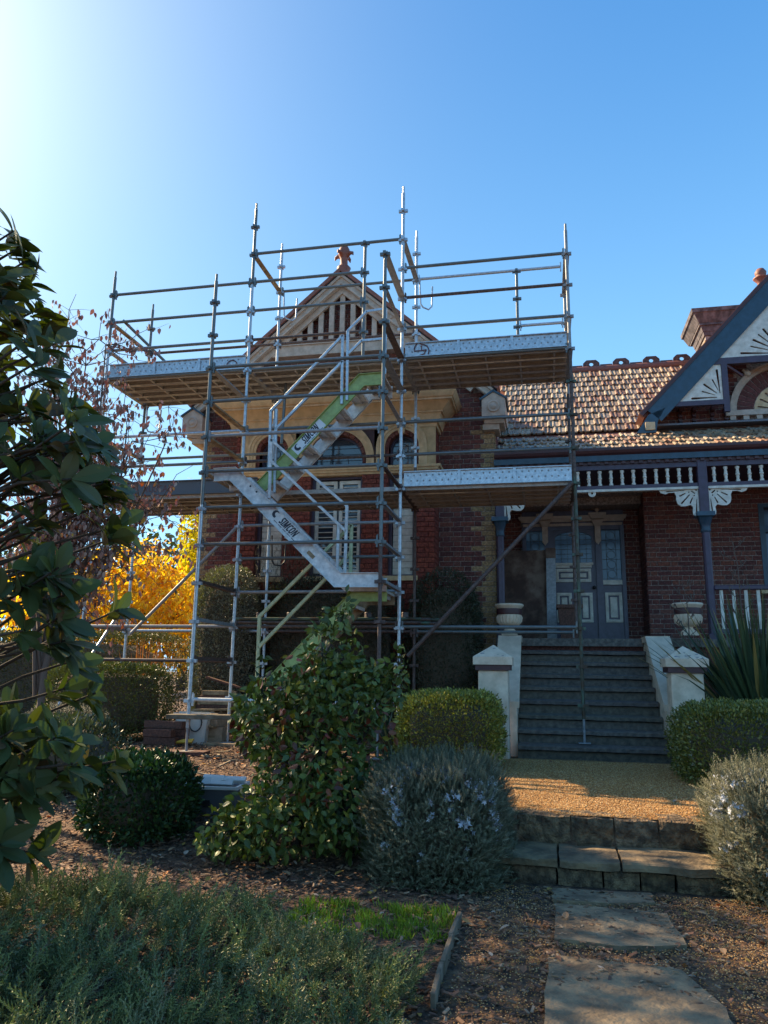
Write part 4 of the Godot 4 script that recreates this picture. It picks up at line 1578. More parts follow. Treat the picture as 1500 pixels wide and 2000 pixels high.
	for k in 3:
		var z0: float = 5.90 + k * 0.37
		g.cbox(Transform3D(Basis(Vector3.UP, 0.03 * (k - 1)) * Basis(Vector3.RIGHT, 0.02), Vector3(1.45, ground_h(1.4, z0) + 0.03, z0)), Vector3(0.026, 0.07, 0.375), 0.004)
	tag(part_free(g, M.greytimber), "edging_board", "weathered timber edging strip between the grass tuft and the path", "edging")

func part_free(m, mt) -> MeshInstance3D:
	var o := MeshInstance3D.new()
	o.mesh = m.done() if m is G else m
	o.material_override = mt
	return o

func rough_stone(x0: float, x1: float, y0: float, y1: float, z0: float, z1: float, amp := 1.0, nx := 5) -> G:
	# a split block: gridded box with jittered faces
	var g := G.new()
	var s := [rnd(0.8, 1.1), rnd(0.8, 1.1), rnd(0.8, 1.1)]
	g.col = Color(s[0], s[0] * rnd(0.92, 1.0), s[0] * rnd(0.82, 0.95))
	var ny := 3
	var nz := 4
	var f := FastNoiseLite.new()
	f.seed = rng.randi() % 10000
	f.frequency = 4.0
	var P = func(i, j, k) -> Vector3:
		var q := Vector3(lerpf(x0, x1, float(i) / nx), lerpf(y0, y1, float(j) / ny), lerpf(z0, z1, float(k) / nz))
		var e: Vector3 = Vector3(f.get_noise_3dv(q * 1.7), f.get_noise_3dv(q * 1.7 + Vector3(9, 0, 0)), f.get_noise_3dv(q * 1.7 + Vector3(0, 9, 0))) * 0.022 * amp
		e.x *= 0.5
		if (i == 0 or i == nx) and (k == nz or j == ny):
			e.z -= 0.008
		if j == ny and k == nz:
			e.y -= 0.012
			e.z -= 0.012
		return q + e
	for i in nx:
		for j in ny:
			g.quad(P.call(i, j, nz), P.call(i + 1, j, nz), P.call(i + 1, j + 1, nz), P.call(i, j + 1, nz), Vector3.BACK)
		for k in nz:
			g.quad(P.call(i, ny, k), P.call(i + 1, ny, k), P.call(i + 1, ny, k + 1), P.call(i, ny, k + 1), Vector3.UP)
	for j in ny:
		for k in nz:
			g.quad(P.call(0, j, k), P.call(0, j + 1, k), P.call(0, j + 1, k + 1), P.call(0, j, k + 1), Vector3.LEFT)
			g.quad(P.call(nx, j, k), P.call(nx, j + 1, k), P.call(nx, j + 1, k + 1), P.call(nx, j, k + 1), Vector3.RIGHT)
	return g

# ---------------------------------------------------------------- scaffold
const COL := [-4.88, -2.44, 0.0, 2.44]
const ROW := {"A": 1.298, "B": 0.0, "C": -1.27}
var SC: Node3D
var m_collar: ArrayMesh
var m_wedge: ArrayMesh

func K(k: float) -> float:
	return 1.657 + (13.0 - k) * 0.495

func standard(x: float, z: float, y0: float, y1: float, mats: Array, top_k: int, low_k: int, base := true) -> void:
	# mats: [[y_from, y_to, material], ...]
	var node: MeshInstance3D = null
	for e in mats:
		var g := G.new()
		g.tube([Vector3(0, maxf(e[0], y0), 0), Vector3(0, minf(e[1], y1), 0)], 0.0242, 12)
		if node == null:
			node = part(SC, "standard", g, e[2], Transform3D(Basis(), Vector3(x, 0, z)))
		else:
			part(node, "upper_length", g, e[2])
	var g2 := G.new()
	g2.tube([Vector3(0, y1 - 0.001, 0), Vector3(0, y1 + 0.11, 0)], 0.0175, 10)
	part(node, "spigot", g2, mats[mats.size() - 1][2])
	for k in range(top_k, low_k + 1):
		part(node, "collar", m_collar, mats[mats.size() - 1][2] if K(k) > mats[mats.size() - 1][0] else mats[0][2], Transform3D(Basis(), Vector3(0, K(k), 0)))
	if base:
		var gy: float = maxf(ground_h(x, z), 0.0) if x < 2.0 else 0.145
		g2 = G.new()
		g2.tube([Vector3(0, gy + 0.05, 0), Vector3(0, y0 + 0.02, 0)], 0.017, 8)
		g2.box(Transform3D(Basis(), Vector3(0, gy + 0.055, 0)), Vector3(0.15, 0.01, 0.15))
		part(node, "base_jack", g2, M.galvdull)

func ledger(a: Vector3, b: Vector3, mt, called := "ledger", wedges := true, r := 0.0242) -> MeshInstance3D:
	var g := G.new()
	var d: Vector3 = (b - a).normalized()
	var up := Vector3(0, 0.018, 0)
	g.tube([a + d * 0.05 + up, b - d * 0.05 + up], r, 10)
	if wedges:
		for e in [[a, d], [b, -d]]:
			var c: Vector3 = e[0] + e[1] * 0.047 + Vector3(0, 0.0, 0)
			var bs := Basis(e[1], Vector3.UP, e[1].cross(Vector3.UP))
			g.box(Transform3D(bs, c + Vector3(0, 0.012, 0)), Vector3(0.022, 0.15, 0.036))
			g.box(Transform3D(bs, c + Vector3(0, 0.072, 0) - e[1] * 0.006), Vector3(0.014, 0.06, 0.012))
	return part(SC, called, g, mt)

func transom(a: Vector3, b: Vector3, mt, wide := 0.085) -> void:
	# pair of angle irons: a flat top plate with a web
	var g := G.new()
	var d: Vector3 = b - a
	var bs := Basis(d.normalized(), Vector3.UP, d.normalized().cross(Vector3.UP))
	var c: Vector3 = (a + b) / 2
	g.box(Transform3D(bs, c + Vector3(0, 0.008, 0)), Vector3(d.length() - 0.08, 0.006, wide))
	g.box(Transform3D(bs, c + Vector3(0, 0.034, 0.0)), Vector3(d.length() - 0.08, 0.046, 0.012))
	for e in [a + d.normalized() * 0.045, b - d.normalized() * 0.045]:
		g.box(Transform3D(bs, e + Vector3(0, 0.01, 0)), Vector3(0.022, 0.12, 0.05))
	part(SC, "transom", g, mt)

func plank_mesh(L: float) -> ArrayMesh:
	# pressed steel plank: deck with folded edges and stiffening ribs seen from below
	var g := G.new()
	var w := 0.222
	g.bxx(0, L, -0.002, 0.0, -w / 2, w / 2)
	g.bxx(0, L, -0.062, -0.002, -w / 2, -w / 2 + 0.002)
	g.bxx(0, L, -0.062, -0.002, w / 2 - 0.002, w / 2)
	g.bxx(0, L, -0.063, -0.061, -w / 2 + 0.002, -w / 2 + 0.028)
	g.bxx(0, L, -0.063, -0.061, w / 2 - 0.028, w / 2 - 0.002)
	for k in 5:
		var x: float = 0.2 + k * (L - 0.4) / 4.0
		g.bxx(x, x + 0.03, -0.058, -0.004, -w / 2 + 0.003, w / 2 - 0.003)
	g.bxx(0, L, -0.014, -0.002, -0.02, 0.02)
	# dimples pressed through the deck
	var n: int = int(L / 0.085)
	for i in n:
		for zz in [-0.07, -0.035, 0.035, 0.07]:
			var p := Vector3(0.04 + i * 0.085 + (0.04 if absf(zz) > 0.05 else 0.0), -0.0045, zz)
			g.tri(p + Vector3(-0.007, 0, -0.006), p + Vector3(0.007, 0, -0.006), p + Vector3(0, 0, 0.008), Vector3.DOWN)
	return g.done()

func toe_board(x0: float, x1: float, y: float, z: float, mt, plain := false) -> MeshInstance3D:
	# a steel plank stood on edge: recessed web with pressed holes, lipped edges and stiffeners
	var g := G.new()
	var h := 0.225
	g.bxx(x0, x1, y + 0.012, y + h - 0.012, z - 0.003, z)
	g.bxx(x0, x1, y, y + 0.012, z - 0.03, z + 0.03)
	g.bxx(x0, x1, y + h - 0.012, y + h, z - 0.03, z + 0.03)
	var t := part(SC, "toe_board", g, mt)
	if not plain:
		g = G.new()
		var n: int = int((x1 - x0) / 0.09)
		for i in n:
			for r in [0, 1]:
				var p := Vector3(x0 + 0.06 + i * 0.09 + (0.045 if r else 0.0), y + (0.165 if r == 0 else 0.085), z + 0.002)
				if p.x > x1 - 0.03:
					continue
				g.lathe([Vector2(0.0135, 0.0), Vector2(0.011, 0.004), Vector2(0.007, 0.0015), Vector2(0.0001, 0.0005)], 8, Transform3D(Basis(Vector3.RIGHT, PI / 2), p))
		part(t, "pressed_holes", g, M.galvdull).set_meta("kind", "stuff")
		for k in 2:
			g = G.new()
			var x: float = lerpf(x0, x1, 0.34 + 0.33 * k)
			g.bxx(x - 0.02, x + 0.02, y + 0.012, y + h - 0.012, z, z + 0.026)
			part(t, "stiffener", g, mt)
	return t

func deck(x0: float, x1: float, y: float, mt, n := 5, z_from := -0.14) -> void:
	var pm := plank_mesh(x1 - x0 - 0.06)
	for k in n:
		part(SC, "plank", pm, mt, Transform3D(Basis(), Vector3(x0 + 0.03, y + 0.045 + rnd(-0.003, 0.003), z_from - k * 0.247)))

func curve_mark(parent: Node3D, called: String, pts: Array, w: float, z: float, mt) -> void:
	var g := G.new()
	for s in pts:
		for k in s.size() - 1:
			var a: Vector2 = s[k]
			var b: Vector2 = s[k + 1]
			var d: Vector2 = (b - a).normalized()
			var nn := Vector2(-d.y, d.x) * w
			a -= d * w * 0.5
			b += d * w * 0.5
			g.quad(Vector3(a.x - nn.x, a.y - nn.y, z), Vector3(b.x - nn.x, b.y - nn.y, z), Vector3(b.x + nn.x, b.y + nn.y, z), Vector3(a.x + nn.x, a.y + nn.y, z), Vector3.BACK)
	part(parent, called, g, mt)

func scaffold() -> void:
	SC = thing("scaffold", "tubular steel scaffold with two plank decks standing against the gabled wing", "scaffold")
	var g := G.new()
	for a in 4:
		var d := Vector3(cos(a * PI / 2), 0, sin(a * PI / 2))
		var bs := Basis(d, Vector3.UP, d.cross(Vector3.UP))
		g.box(Transform3D(bs, d * 0.045), Vector3(0.05, 0.042, 0.040))
	m_collar = g.done()
	var gv = M.galv
	var st = M.steel
	var gr = M.green_steel
	# standards: B row is the outer edge of the decks, C the wall side, A the stair tower
	standard(COL[0], 0.0, 0.4, 7.44, [[0.4, 6.3, gv], [6.3, 9.0, st]], 2, 14)
	standard(COL[1], 0.0, 0.4, 8.41, [[0.4, 7.1, gv], [7.1, 9.0, st]], 0, 15)
	standard(COL[2], 0.0, 0.4, 8.41, [[0.4, 9.0, gv]], 0, 15)
	standard(COL[3], 0.0, 0.50, 7.48, [[0.2, 3.8, gr], [3.8, 5.6, M.rust], [5.6, 9.0, M.galvdull]], 2, 15)
	standard(COL[0], ROW.C, 0.5, 7.48, [[0.4, 4.9, gv], [4.9, 9.0, st]], 2, 14)
	standard(COL[1], ROW.C, 0.5, 8.44, [[0.4, 9.0, gv]], 0, 14)
	standard(COL[2], ROW.C, 0.5, 8.42, [[0.4, 4.3, M.rust], [4.3, 9.0, gv]], 0, 14)
	standard(COL[3], ROW.C, 1.66, 7.2, [[1.2, 5.4, M.rust], [5.4, 9.0, M.galvdull]], 2, 12, false)
	standard(COL[1], ROW.A, 0.34, 6.44, [[0.3, 3.2, gv], [3.2, 9.0, st]], 4, 15)
	standard(COL[2], ROW.A, 0.34, 6.52, [[0.3, 2.6, M.rust], [2.6, 9.0, st]], 3, 15)
	# short guard posts that hang between the rails
	for e in [[Vector3(-0.60, 5.72, 0.0), K(1) + 0.04], [Vector3(1.68, 6.1, ROW.C), K(1) + 0.04]]:
		g = G.new()
		g.tube([Vector3(0, 0, 0), Vector3(0, e[1] - e[0].y, 0)], 0.0242, 12)
		var gp := part(SC, "guard_post", g, st, Transform3D(Basis(), e[0]))
		for k in range(1, 6):
			if K(k) > e[0].y and K(k) < e[1]:
				part(gp, "collar", m_collar, st, Transform3D(Basis(), Vector3(0, K(k) - e[0].y, 0)))
	g = G.new()
	g.tube([Vector3(-2.05, 4.60, -0.6), Vector3(-2.02, 5.72, -0.6)], 0.0242, 12)
	part(SC, "hanger_tube", g, st)
	# ledgers along the front
	var L = func(row: String, c0: float, c1: float, k: int, mt):
		ledger(Vector3(c0, K(k), ROW[row]), Vector3(c1, K(k), ROW[row]), mt)
	for k in [2, 3, 4]:
		L.call("B", COL[0], COL[1], k, st)
		L.call("B", COL[1], -0.60, k, st if k < 4 else M.rust)
		L.call("B", COL[2], COL[3], k, [st, M.rust, st][k - 2])
	L.call("B", COL[1], COL[2], 1, st)
	L.call("C", COL[1], COL[2], 1, st)
	L.call("C", COL[2], COL[3], 1, M.galv)
	L.call("C", 1.68, COL[3], 3, M.galv)
	L.call("C", COL[0], COL[1], 3, M.rust)
	L.call("C", COL[1], COL[2], 3, M.rust)
	for b in 3:
		L.call("B", COL[b], COL[b + 1], 5, st)
		L.call("C", COL[b], COL[b + 1], 5, st)
		L.call("B", COL[b], COL[b + 1], 7, [gv, st, st][b])
		L.call("B", COL[b], COL[b + 1], 8, [st, M.rust, st][b])
		L.call("C", COL[b], COL[b + 1], 9, M.rust)
		L.call("B", COL[b], COL[b + 1], 13, [M.galvdull, M.rust, st][b])
		L.call("C", COL[b], COL[b + 1], 13, [gv, M.rust, st][b])
	L.call("C", COL[0], COL[1], 7, st)
	L.call("B", COL[1], COL[2], 10, M.galvdull)
	L.call("B", COL[1], COL[2], 11, st)
	L.call("B", COL[1], COL[2], 12, M.galvdull)
	L.call("B", COL[0], COL[1], 14, M.rust)
	for k in range(6, 12):
		L.call("A", COL[1], COL[2], k, st if k != 8 else M.galvdull)
	L.call("A", COL[1], COL[2], 15, M.alu)
	# transoms front to back
	var T = func(c: int, r0: String, r1: String, k: int, mt, w := 0.085):
		transom(Vector3(COL[c], K(k), ROW[r0]), Vector3(COL[c], K(k), ROW[r1]), mt, w)
	for k in [3, 4, 5, 7, 8, 9, 13]:
		T.call(0, "B", "C", k, M.timber if k == 3 else (st if k > 5 else M.galvdull), 0.07)
	for k in [1, 5, 9]:
		T.call(1, "B", "C", k, M.timber if k == 1 else M.galvdull)
		T.call(2, "B", "C", k, M.galvdull if k < 9 else M.rust)
	for k in [2, 4, 5, 9]:
		T.call(3, "B", "C", k, M.galvdull if k < 9 else M.rust)
	for k in [6, 7, 8, 9, 12, 13, 14]:
		T.call(1, "A", "B", k, [M.galvdull, M.timber, M.timber, M.galvdull, M.rust, M.galvdull, M.rust][[6, 7, 8, 9, 12, 13, 14].find(k)])
	for k in [3, 4, 5, 6, 7, 9, 10, 11, 12]:
		T.call(2, "A", "B", k, M.galvdull if k != 5 and k != 9 else M.rust, 0.10 if k in [3, 5, 6] else 0.06)
	# bent ties hooked to the wall posts
	for e in [[Vector3(-4.80, K(5), -1.20), 1.0], [Vector3(-2.38, K(1), -1.30), 1.0], [Vector3(0.05, K(1), -1.30), 1.0], [Vector3(-2.40, K(10) + 0.1, -1.30), 1.0]]:
		g = G.new()
		var o: Vector3 = e[0]
		g.tube([o, o + Vector3(0.02, -0.42, 0), o + Vector3(0.06, -0.49, 0), o + Vector3(0.14, -0.49, -0.1), o + Vector3(0.19, -0.42, -0.14), o + Vector3(0.20, -0.05, -0.14)], 0.014, 8)
		part(SC, "wall_tie", g, gv if o.y > 4 else M.blackplastic)
	# diagonal braces
	ledger(Vector3(-2.426, 3.14, 0.06), Vector3(-4.076, 1.505, 0.06), M.galvdull, "brace", false)
	ledger(Vector3(2.44, 3.65, 0.07), Vector3(0.10, 1.22, 0.07), M.rust, "brace", false, 0.03)
	ledger(Vector3(-4.88, K(12), -1.22), Vector3(-5.02, 0.35, 0.35), gv, "brace", false)
	ledger(Vector3(-4.70, K(3) + 0.06, 0.03), Vector3(-3.60, K(5) - 0.1, -1.2), st, "brace", false)
	# decks and toe boards
	for b in 3:
		deck(COL[b], COL[b + 1], K(5), M.deckplank)
		deck(COL[b], COL[b + 1], K(9), M.deckplank)
	deck(-2.3, -0.1, K(4) - 0.05, M.deckplank, 3, -1.42)
	var tb := toe_board(COL[0] + 0.06, COL[1] - 0.04, K(5) + 0.03, 0.01, gv)
	curve_mark(tb, "painted_mark", [arc2(Vector2(-2.70, K(5) + 0.10), 0.085, 0.1, PI * 0.95)], 0.008, 0.0245, M.marker)
	tb = toe_board(COL[2] + 0.05, COL[3] - 0.04, K(5) + 0.03, 0.01, gv)
	curve_mark(tb, "painted_mark", [arc2(Vector2(0.30, K(5) + 0.11), 0.11, -0.5, PI * 0.5), [Vector2(0.30, K(5) + 0.22), Vector2(0.27, K(5) + 0.25)], arc2(Vector2(0.32, K(5) + 0.14), 0.13, PI * 0.75, PI * 1.0), [Vector2(0.19, K(5) + 0.12), Vector2(0.37, K(5) + 0.13), Vector2(0.34, K(5) + 0.07), Vector2(0.28, K(5) + 0.05)], [Vector2(0.30, K(5) + 0.13), Vector2(0.30, K(5) + 0.20)]], 0.0075, 0.0245, M.marker)
	toe_board(COL[2] + 0.05, COL[3] - 0.04, K(9) + 0.03, 0.01, gv)
	tb = toe_board(COL[0] + 0.06, COL[1] + 0.25, K(9) + 0.03, 0.01, M.greyplastic, true)
	var tm := TextMesh.new()
	tm.text = "RUSCAFF"
	tm.font = SystemFont.new()
	tm.font.font_names = PackedStringArray(["Droid Sans"])
	tm.font_size = 32
	tm.pixel_size = 0.0042
	tm.depth = 0.002
	part(tb, "stencil_lettering", tm, M.marker, Transform3D(Basis(), Vector3(-3.78, K(9) + 0.135, 0.0125)))
	# white loose board resting behind the stair opening
	g = G.new()
	g.tube([Vector3(-2.1, K(4) - 0.30, -0.9), Vector3(-0.2, K(4) - 0.30, -0.9)], 0.055, 10)
	part(SC, "roll_bar", g, M.galv)
	# dark tub on the upper deck
	var tub := thing("builders_tub", "dark builder's tub standing on the upper scaffold deck", "tub", Vector3(-4.42, K(5) + 0.05, -0.55))
	g = G.new()
	g.lathe([Vector2(0.001, 0.0), Vector2(0.27, 0.0), Vector2(0.30, 0.24), Vector2(0.33, 0.25), Vector2(0.33, 0.27), Vector2(0.29, 0.27), Vector2(0.26, 0.02), Vector2(0.001, 0.02)], 20)
	part(tub, "shell", g, M.blackplastic)
	for s in [-1.0, 1.0]:
		g = G.new()
		g.tube([Vector3(s * 0.30, 0.2, -0.06), Vector3(s * 0.36, 0.21, -0.05), Vector3(s * 0.36, 0.21, 0.05), Vector3(s * 0.30, 0.2, 0.06)], 0.012, 6)
		part(tub, "handle", g, M.blackplastic)

func arc2(c: Vector2, r: float, a0: float, a1: float) -> Array:
	var o := []
	for k in 11:
		var a: float = lerpf(a0, a1, k / 10.0)
		o.append(c + Vector2(cos(a), sin(a)) * r)
	return o

# ---------------------------------------------------------------- stair flights
func stringer(F: Node3D, pts: Array, z: float, face: float, w: float, mt) -> void:
	# pts: centre line in x/y; channel section facing "face"
	var g := G.new()
	for k in pts.size() - 1:
		var a: Vector2 = pts[k]
		var b: Vector2 = pts[k + 1]
		var up_a := _mitre(pts, k, w / 2)
		var up_b := _mitre(pts, k + 1, w / 2)
		for lay3 in [[1.0, -1.0, -0.004, 0.004], [1.0, 0.93, -0.004, 0.035], [-0.93, -1.0, -0.004, 0.035]]:
			var p := []
			for zz in [lay3[2], lay3[3]]:
				for s in [lay3[1], lay3[0]]:
					for e in [[a, up_a], [b, up_b]]:
						var q: Vector2 = e[0] + e[1] * s
						p.append(Vector3(q.x, q.y, z + zz * face))
			g.hexa(p)
	part(F, "stringer", g, mt)

func _mitre(pts: Array, k: int, h: float) -> Vector2:
	var d0: Vector2 = (pts[maxi(k, 1)] - pts[maxi(k, 1) - 1]).normalized()
	var kk: int = mini(k, pts.size() - 2)
	var d1: Vector2 = (pts[kk + 1] - pts[kk]).normalized()
	var n0 := Vector2(-d0.y, d0.x)
	var n1 := Vector2(-d1.y, d1.x)
	if n0.y < 0:
		n0 = -n0
	if n1.y < 0:
		n1 = -n1
	var m: Vector2 = (n0 + n1).normalized()
	return m * (h / maxf(m.dot(n0), 0.4))

func flight(called: String, label: String, pts: Array, z0: float, z1: float, near_mat, far_mat, i0: int, sign_at = null) -> Node3D:
	var F := thing(called, label, "stair flight", Vector3.ZERO, "stair flights of the scaffold tower")
	stringer(F, pts, z1, 1.0, 0.185, near_mat)
	stringer(F, pts, z0, -1.0, 0.185, far_mat)
	# treads on the sloping run
	var a: Vector2 = pts[i0]
	var b: Vector2 = pts[i0 + 1]
	var n := 6
	for k in n:
		var c: Vector2 = a.lerp(b, (k + 0.5) / n)
		var g := G.new()
		g.bxx(c.x - 0.115, c.x + 0.115, c.y - 0.012, c.y, z0 + 0.008, z1 - 0.008)
		g.bxx(c.x - 0.115, c.x - 0.108, c.y - 0.045, c.y - 0.012, z0 + 0.008, z1 - 0.008)
		g.bxx(c.x + 0.108, c.x + 0.115, c.y - 0.045, c.y - 0.012, z0 + 0.008, z1 - 0.008)
		g.bxx(c.x - 0.01, c.x + 0.01, c.y - 0.03, c.y - 0.012, z0 + 0.008, z1 - 0.008)
		part(F, "tread", g, M.alu)
	for k in pts.size() - 1:
		if k == i0:
			continue
		var p0: Vector2 = pts[k]
		var p1: Vector2 = pts[k + 1]
		var g := G.new()
		g.bxx(minf(p0.x, p1.x), maxf(p0.x, p1.x), p0.y + 0.02, p0.y + 0.05, z0 + 0.008, z1 - 0.008)
		for e in 3:
			var x: float = lerpf(minf(p0.x, p1.x), maxf(p0.x, p1.x), (e + 0.5) / 3.0)
			g.bxx(x - 0.012, x + 0.012, p0.y - 0.03, p0.y + 0.02, z0 + 0.008, z1 - 0.008)
		part(F, "landing", g, M.deckplank)
	if sign_at != null:
		sticker(F, sign_at[0], sign_at[1], z1 + 0.0045, sign_at[2], sign_at[3])
	return F

func sticker(F: Node3D, c: Vector2, ang: float, z: float, len: float, backed: bool) -> void:
	var root := Node3D.new()
	root.name = "maker_sign"
	root.transform = Transform3D(Basis(Vector3.BACK, ang), Vector3(c.x, c.y, z))
	F.add_child(root, true)
	if backed:
		var g := G.new()
		g.bxx(-len * 0.58, len * 0.58, -0.072, 0.072, 0.0, 0.001)
		part(root, "sign_plate", g, M.sticker)
	var tm := TextMesh.new()
	tm.text = "SIMCON"
	var f := SystemFont.new()
	f.font_names = PackedStringArray(["Droid Sans"])
	f.font_weight = 800
	tm.font = f
	tm.font_size = 48
	tm.pixel_size = 0.0030
	tm.depth = 0.0012
	var sx: float = len * 0.78 / 0.60
	# condensed bold italic capitals
	var b := Basis(Vector3(sx * 0.80, 0, 0), Vector3(0.22, 1.05, 0), Vector3(0, 0, 1))
	part(root, "lettering", tm, M.ink, Transform3D(b, Vector3(len * 0.10, 0.012, 0.0022)))
	for e in [0.0016, -0.0016]:
		part(root, "lettering_weight", tm, M.ink, Transform3D(b, Vector3(len * 0.10 + e * 1.4, 0.012, 0.0021)))
	# crescent emblem before the word
	var bp := PackedVector2Array()
	for k in 9:
		var a: float = lerpf(0.6, 5.0, k / 8.0)
		bp.append(Vector2(cos(a), sin(a)) * 0.052)
	for k in 9:
		var a: float = lerpf(4.8, 0.9, k / 8.0)
		bp.append(Vector2(0.016, 0.006) + Vector2(cos(a), sin(a)) * 0.029)
	var g2 := G.new()
	g2.prism(bp, Transform3D(Basis(Vector3.BACK, 0.25), Vector3(-len * 0.42, 0.012, 0.0015)), 0.0012)
	part(root, "emblem", g2, M.ink)
	g2 = G.new()
	for k in 5:
		g2.bxx(-len * 0.34 + k * len * 0.17, -len * 0.34 + k * len * 0.17 + len * 0.13, -0.064, -0.056, 0.0015, 0.0025)
	part(root, "underline", g2, M.ink)

func rail_frame(F: Node3D, lines: Array, z: float, mt, r := 0.019) -> void:
	for l in lines:
		var g := G.new()
		for k in l.size() - 1:
			var a := Vector3(l[k].x, l[k].y, z)
			var b := Vector3(l[k + 1].x, l[k + 1].y, z)
			var d: Vector3 = (b - a).normalized()
			var bs := Basis(d, d.cross(Vector3.BACK) * -1.0, Vector3.BACK)
			g.cbox(Transform3D(bs, (a + b) / 2), Vector3((b - a).length() + r * 0.9, r * 2, r * 2), 0.004)
		part(F, "rail", g, mt)

func stairs() -> void:
	# middle flight, near side of the tower
	var F2 := flight("stair_flight", "silver aluminium scaffold stair flight descending to a low landing, black lettering on its side", [Vector2(-2.33, 3.62), Vector2(-2.05, 3.625), Vector2(-0.565, 2.185), Vector2(-0.04, 2.18)], 0.70, 1.22, M.alu, M.alu, 1, [Vector2(-1.285, 2.905), -0.776, 0.50, false])
	rail_frame(F2, [[Vector2(-1.75, 4.26), Vector2(-0.60, 3.25), Vector2(-0.608, 2.30)], [Vector2(-1.70, 3.92), Vector2(-0.61, 2.91)], [Vector2(-0.71, 2.98), Vector2(-0.715, 2.30)], [Vector2(-1.72, 4.25), Vector2(-1.72, 3.40)]], 0.72, M.alu)
	var g := G.new()
	for e in [Vector2(-1.80, 3.45), Vector2(-1.71, 3.37)]:
		g.lathe([Vector2(0.001, 0.001), Vector2(0.014, 0.001)], 10, Transform3D(Basis(Vector3.RIGHT, PI / 2), Vector3(e.x, e.y, 1.2255)))
	part(F2, "bolt_holes", g, M.ink)
	g = G.new()
	g.box(Transform3D(Basis(Vector3.BACK, -0.776), Vector3(-0.93, 2.515, 1.2258)), Vector3(0.12, 0.05, 0.001))
	part(F2, "tape_patch", g, M.timber)
	# top flight
	var F3 := flight("stair_flight", "lime green scaffold stair flight rising to the upper deck, white lettered plate on its side", [Vector2(-1.90, 3.56), Vector2(-0.455, 5.085), Vector2(-0.12, 5.09)], 0.09, 0.62, M.lime, M.alu, 0, [Vector2(-1.21, 4.29), 0.812, 0.50, true])
	rail_frame(F3, [[Vector2(-1.767, 3.80), Vector2(-1.785, 4.70), Vector2(-0.748, 5.777), Vector2(-0.735, 4.75)], [Vector2(-1.70, 4.42), Vector2(-0.74, 5.38)], [Vector2(-1.676, 3.50), Vector2(-1.70, 4.72)], [Vector2(-0.66, 4.80), Vector2(-0.674, 5.84), Vector2(-0.40, 6.12), Vector2(-0.12, 6.14), Vector2(-0.12, 5.15)], [Vector2(-0.65, 5.50), Vector2(-0.466, 5.676), Vector2(-0.12, 5.684)]], 0.64, M.galv)
	# bottom flight
	var F1 := flight("stair_flight", "lowest scaffold stair flight with pale yellow-green rails behind the leafy shrub", [Vector2(-2.05, 0.42), Vector2(-0.45, 2.06), Vector2(-0.05, 2.06)], 0.09, 0.62, M.lime, M.timber, 0)
	rail_frame(F1, [[Vector2(-1.80, 0.75), Vector2(-1.808, 1.77), Vector2(-1.0, 2.57), Vector2(-0.55, 3.0), Vector2(-0.55, 2.15)], [Vector2(-1.80, 1.36), Vector2(-0.57, 2.60)]], 0.64, M.limepale, 0.022)

# ---------------------------------------------------------------- loose things
func carton(at: Vector3, s: Vector3, turn: float, label: String, mt, called := "cardboard_box", cat := "box") -> void:
	var B := thing(called, label, cat, at, "boxes stacked under the scaffold")
	B.rotation.y = turn
	var g := G.new()
	g.cbox(Transform3D(Basis(), Vector3(0, s.y / 2, 0)), s, 0.006)
	part(B, "body", g, mt)
	g = G.new()
	g.bxx(-s.x * 0.5, s.x * 0.5, s.y + 0.001, s.y + 0.005, -0.02, 0.02)
	g.bxx(-0.12, 0.12, s.y * 0.35, s.y * 0.5, s.z / 2 + 0.001, s.z / 2 + 0.002)
	part(B, "tape", g, M.timber)
	g = G.new()
	for e in [-1.0, 1.0]:
		g.box(Transform3D(Basis(Vector3.RIGHT, e * 0.06), Vector3(0, s.y + 0.008, e * s.z * 0.25)), Vector3(s.x - 0.01, 0.005, s.z * 0.47))
	part(B, "flap", g, mt)

func board(at: Vector3, s: Vector3, b: Basis, mt, called: String, label: String, cat: String, group := "") -> void:
	var g := G.new()
	g.cbox(Transform3D(), s, minf(0.004, s.y * 0.2))
	var o := part_free(g, mt)
	tag(o, called, label, cat, at, group)
	o.basis = b

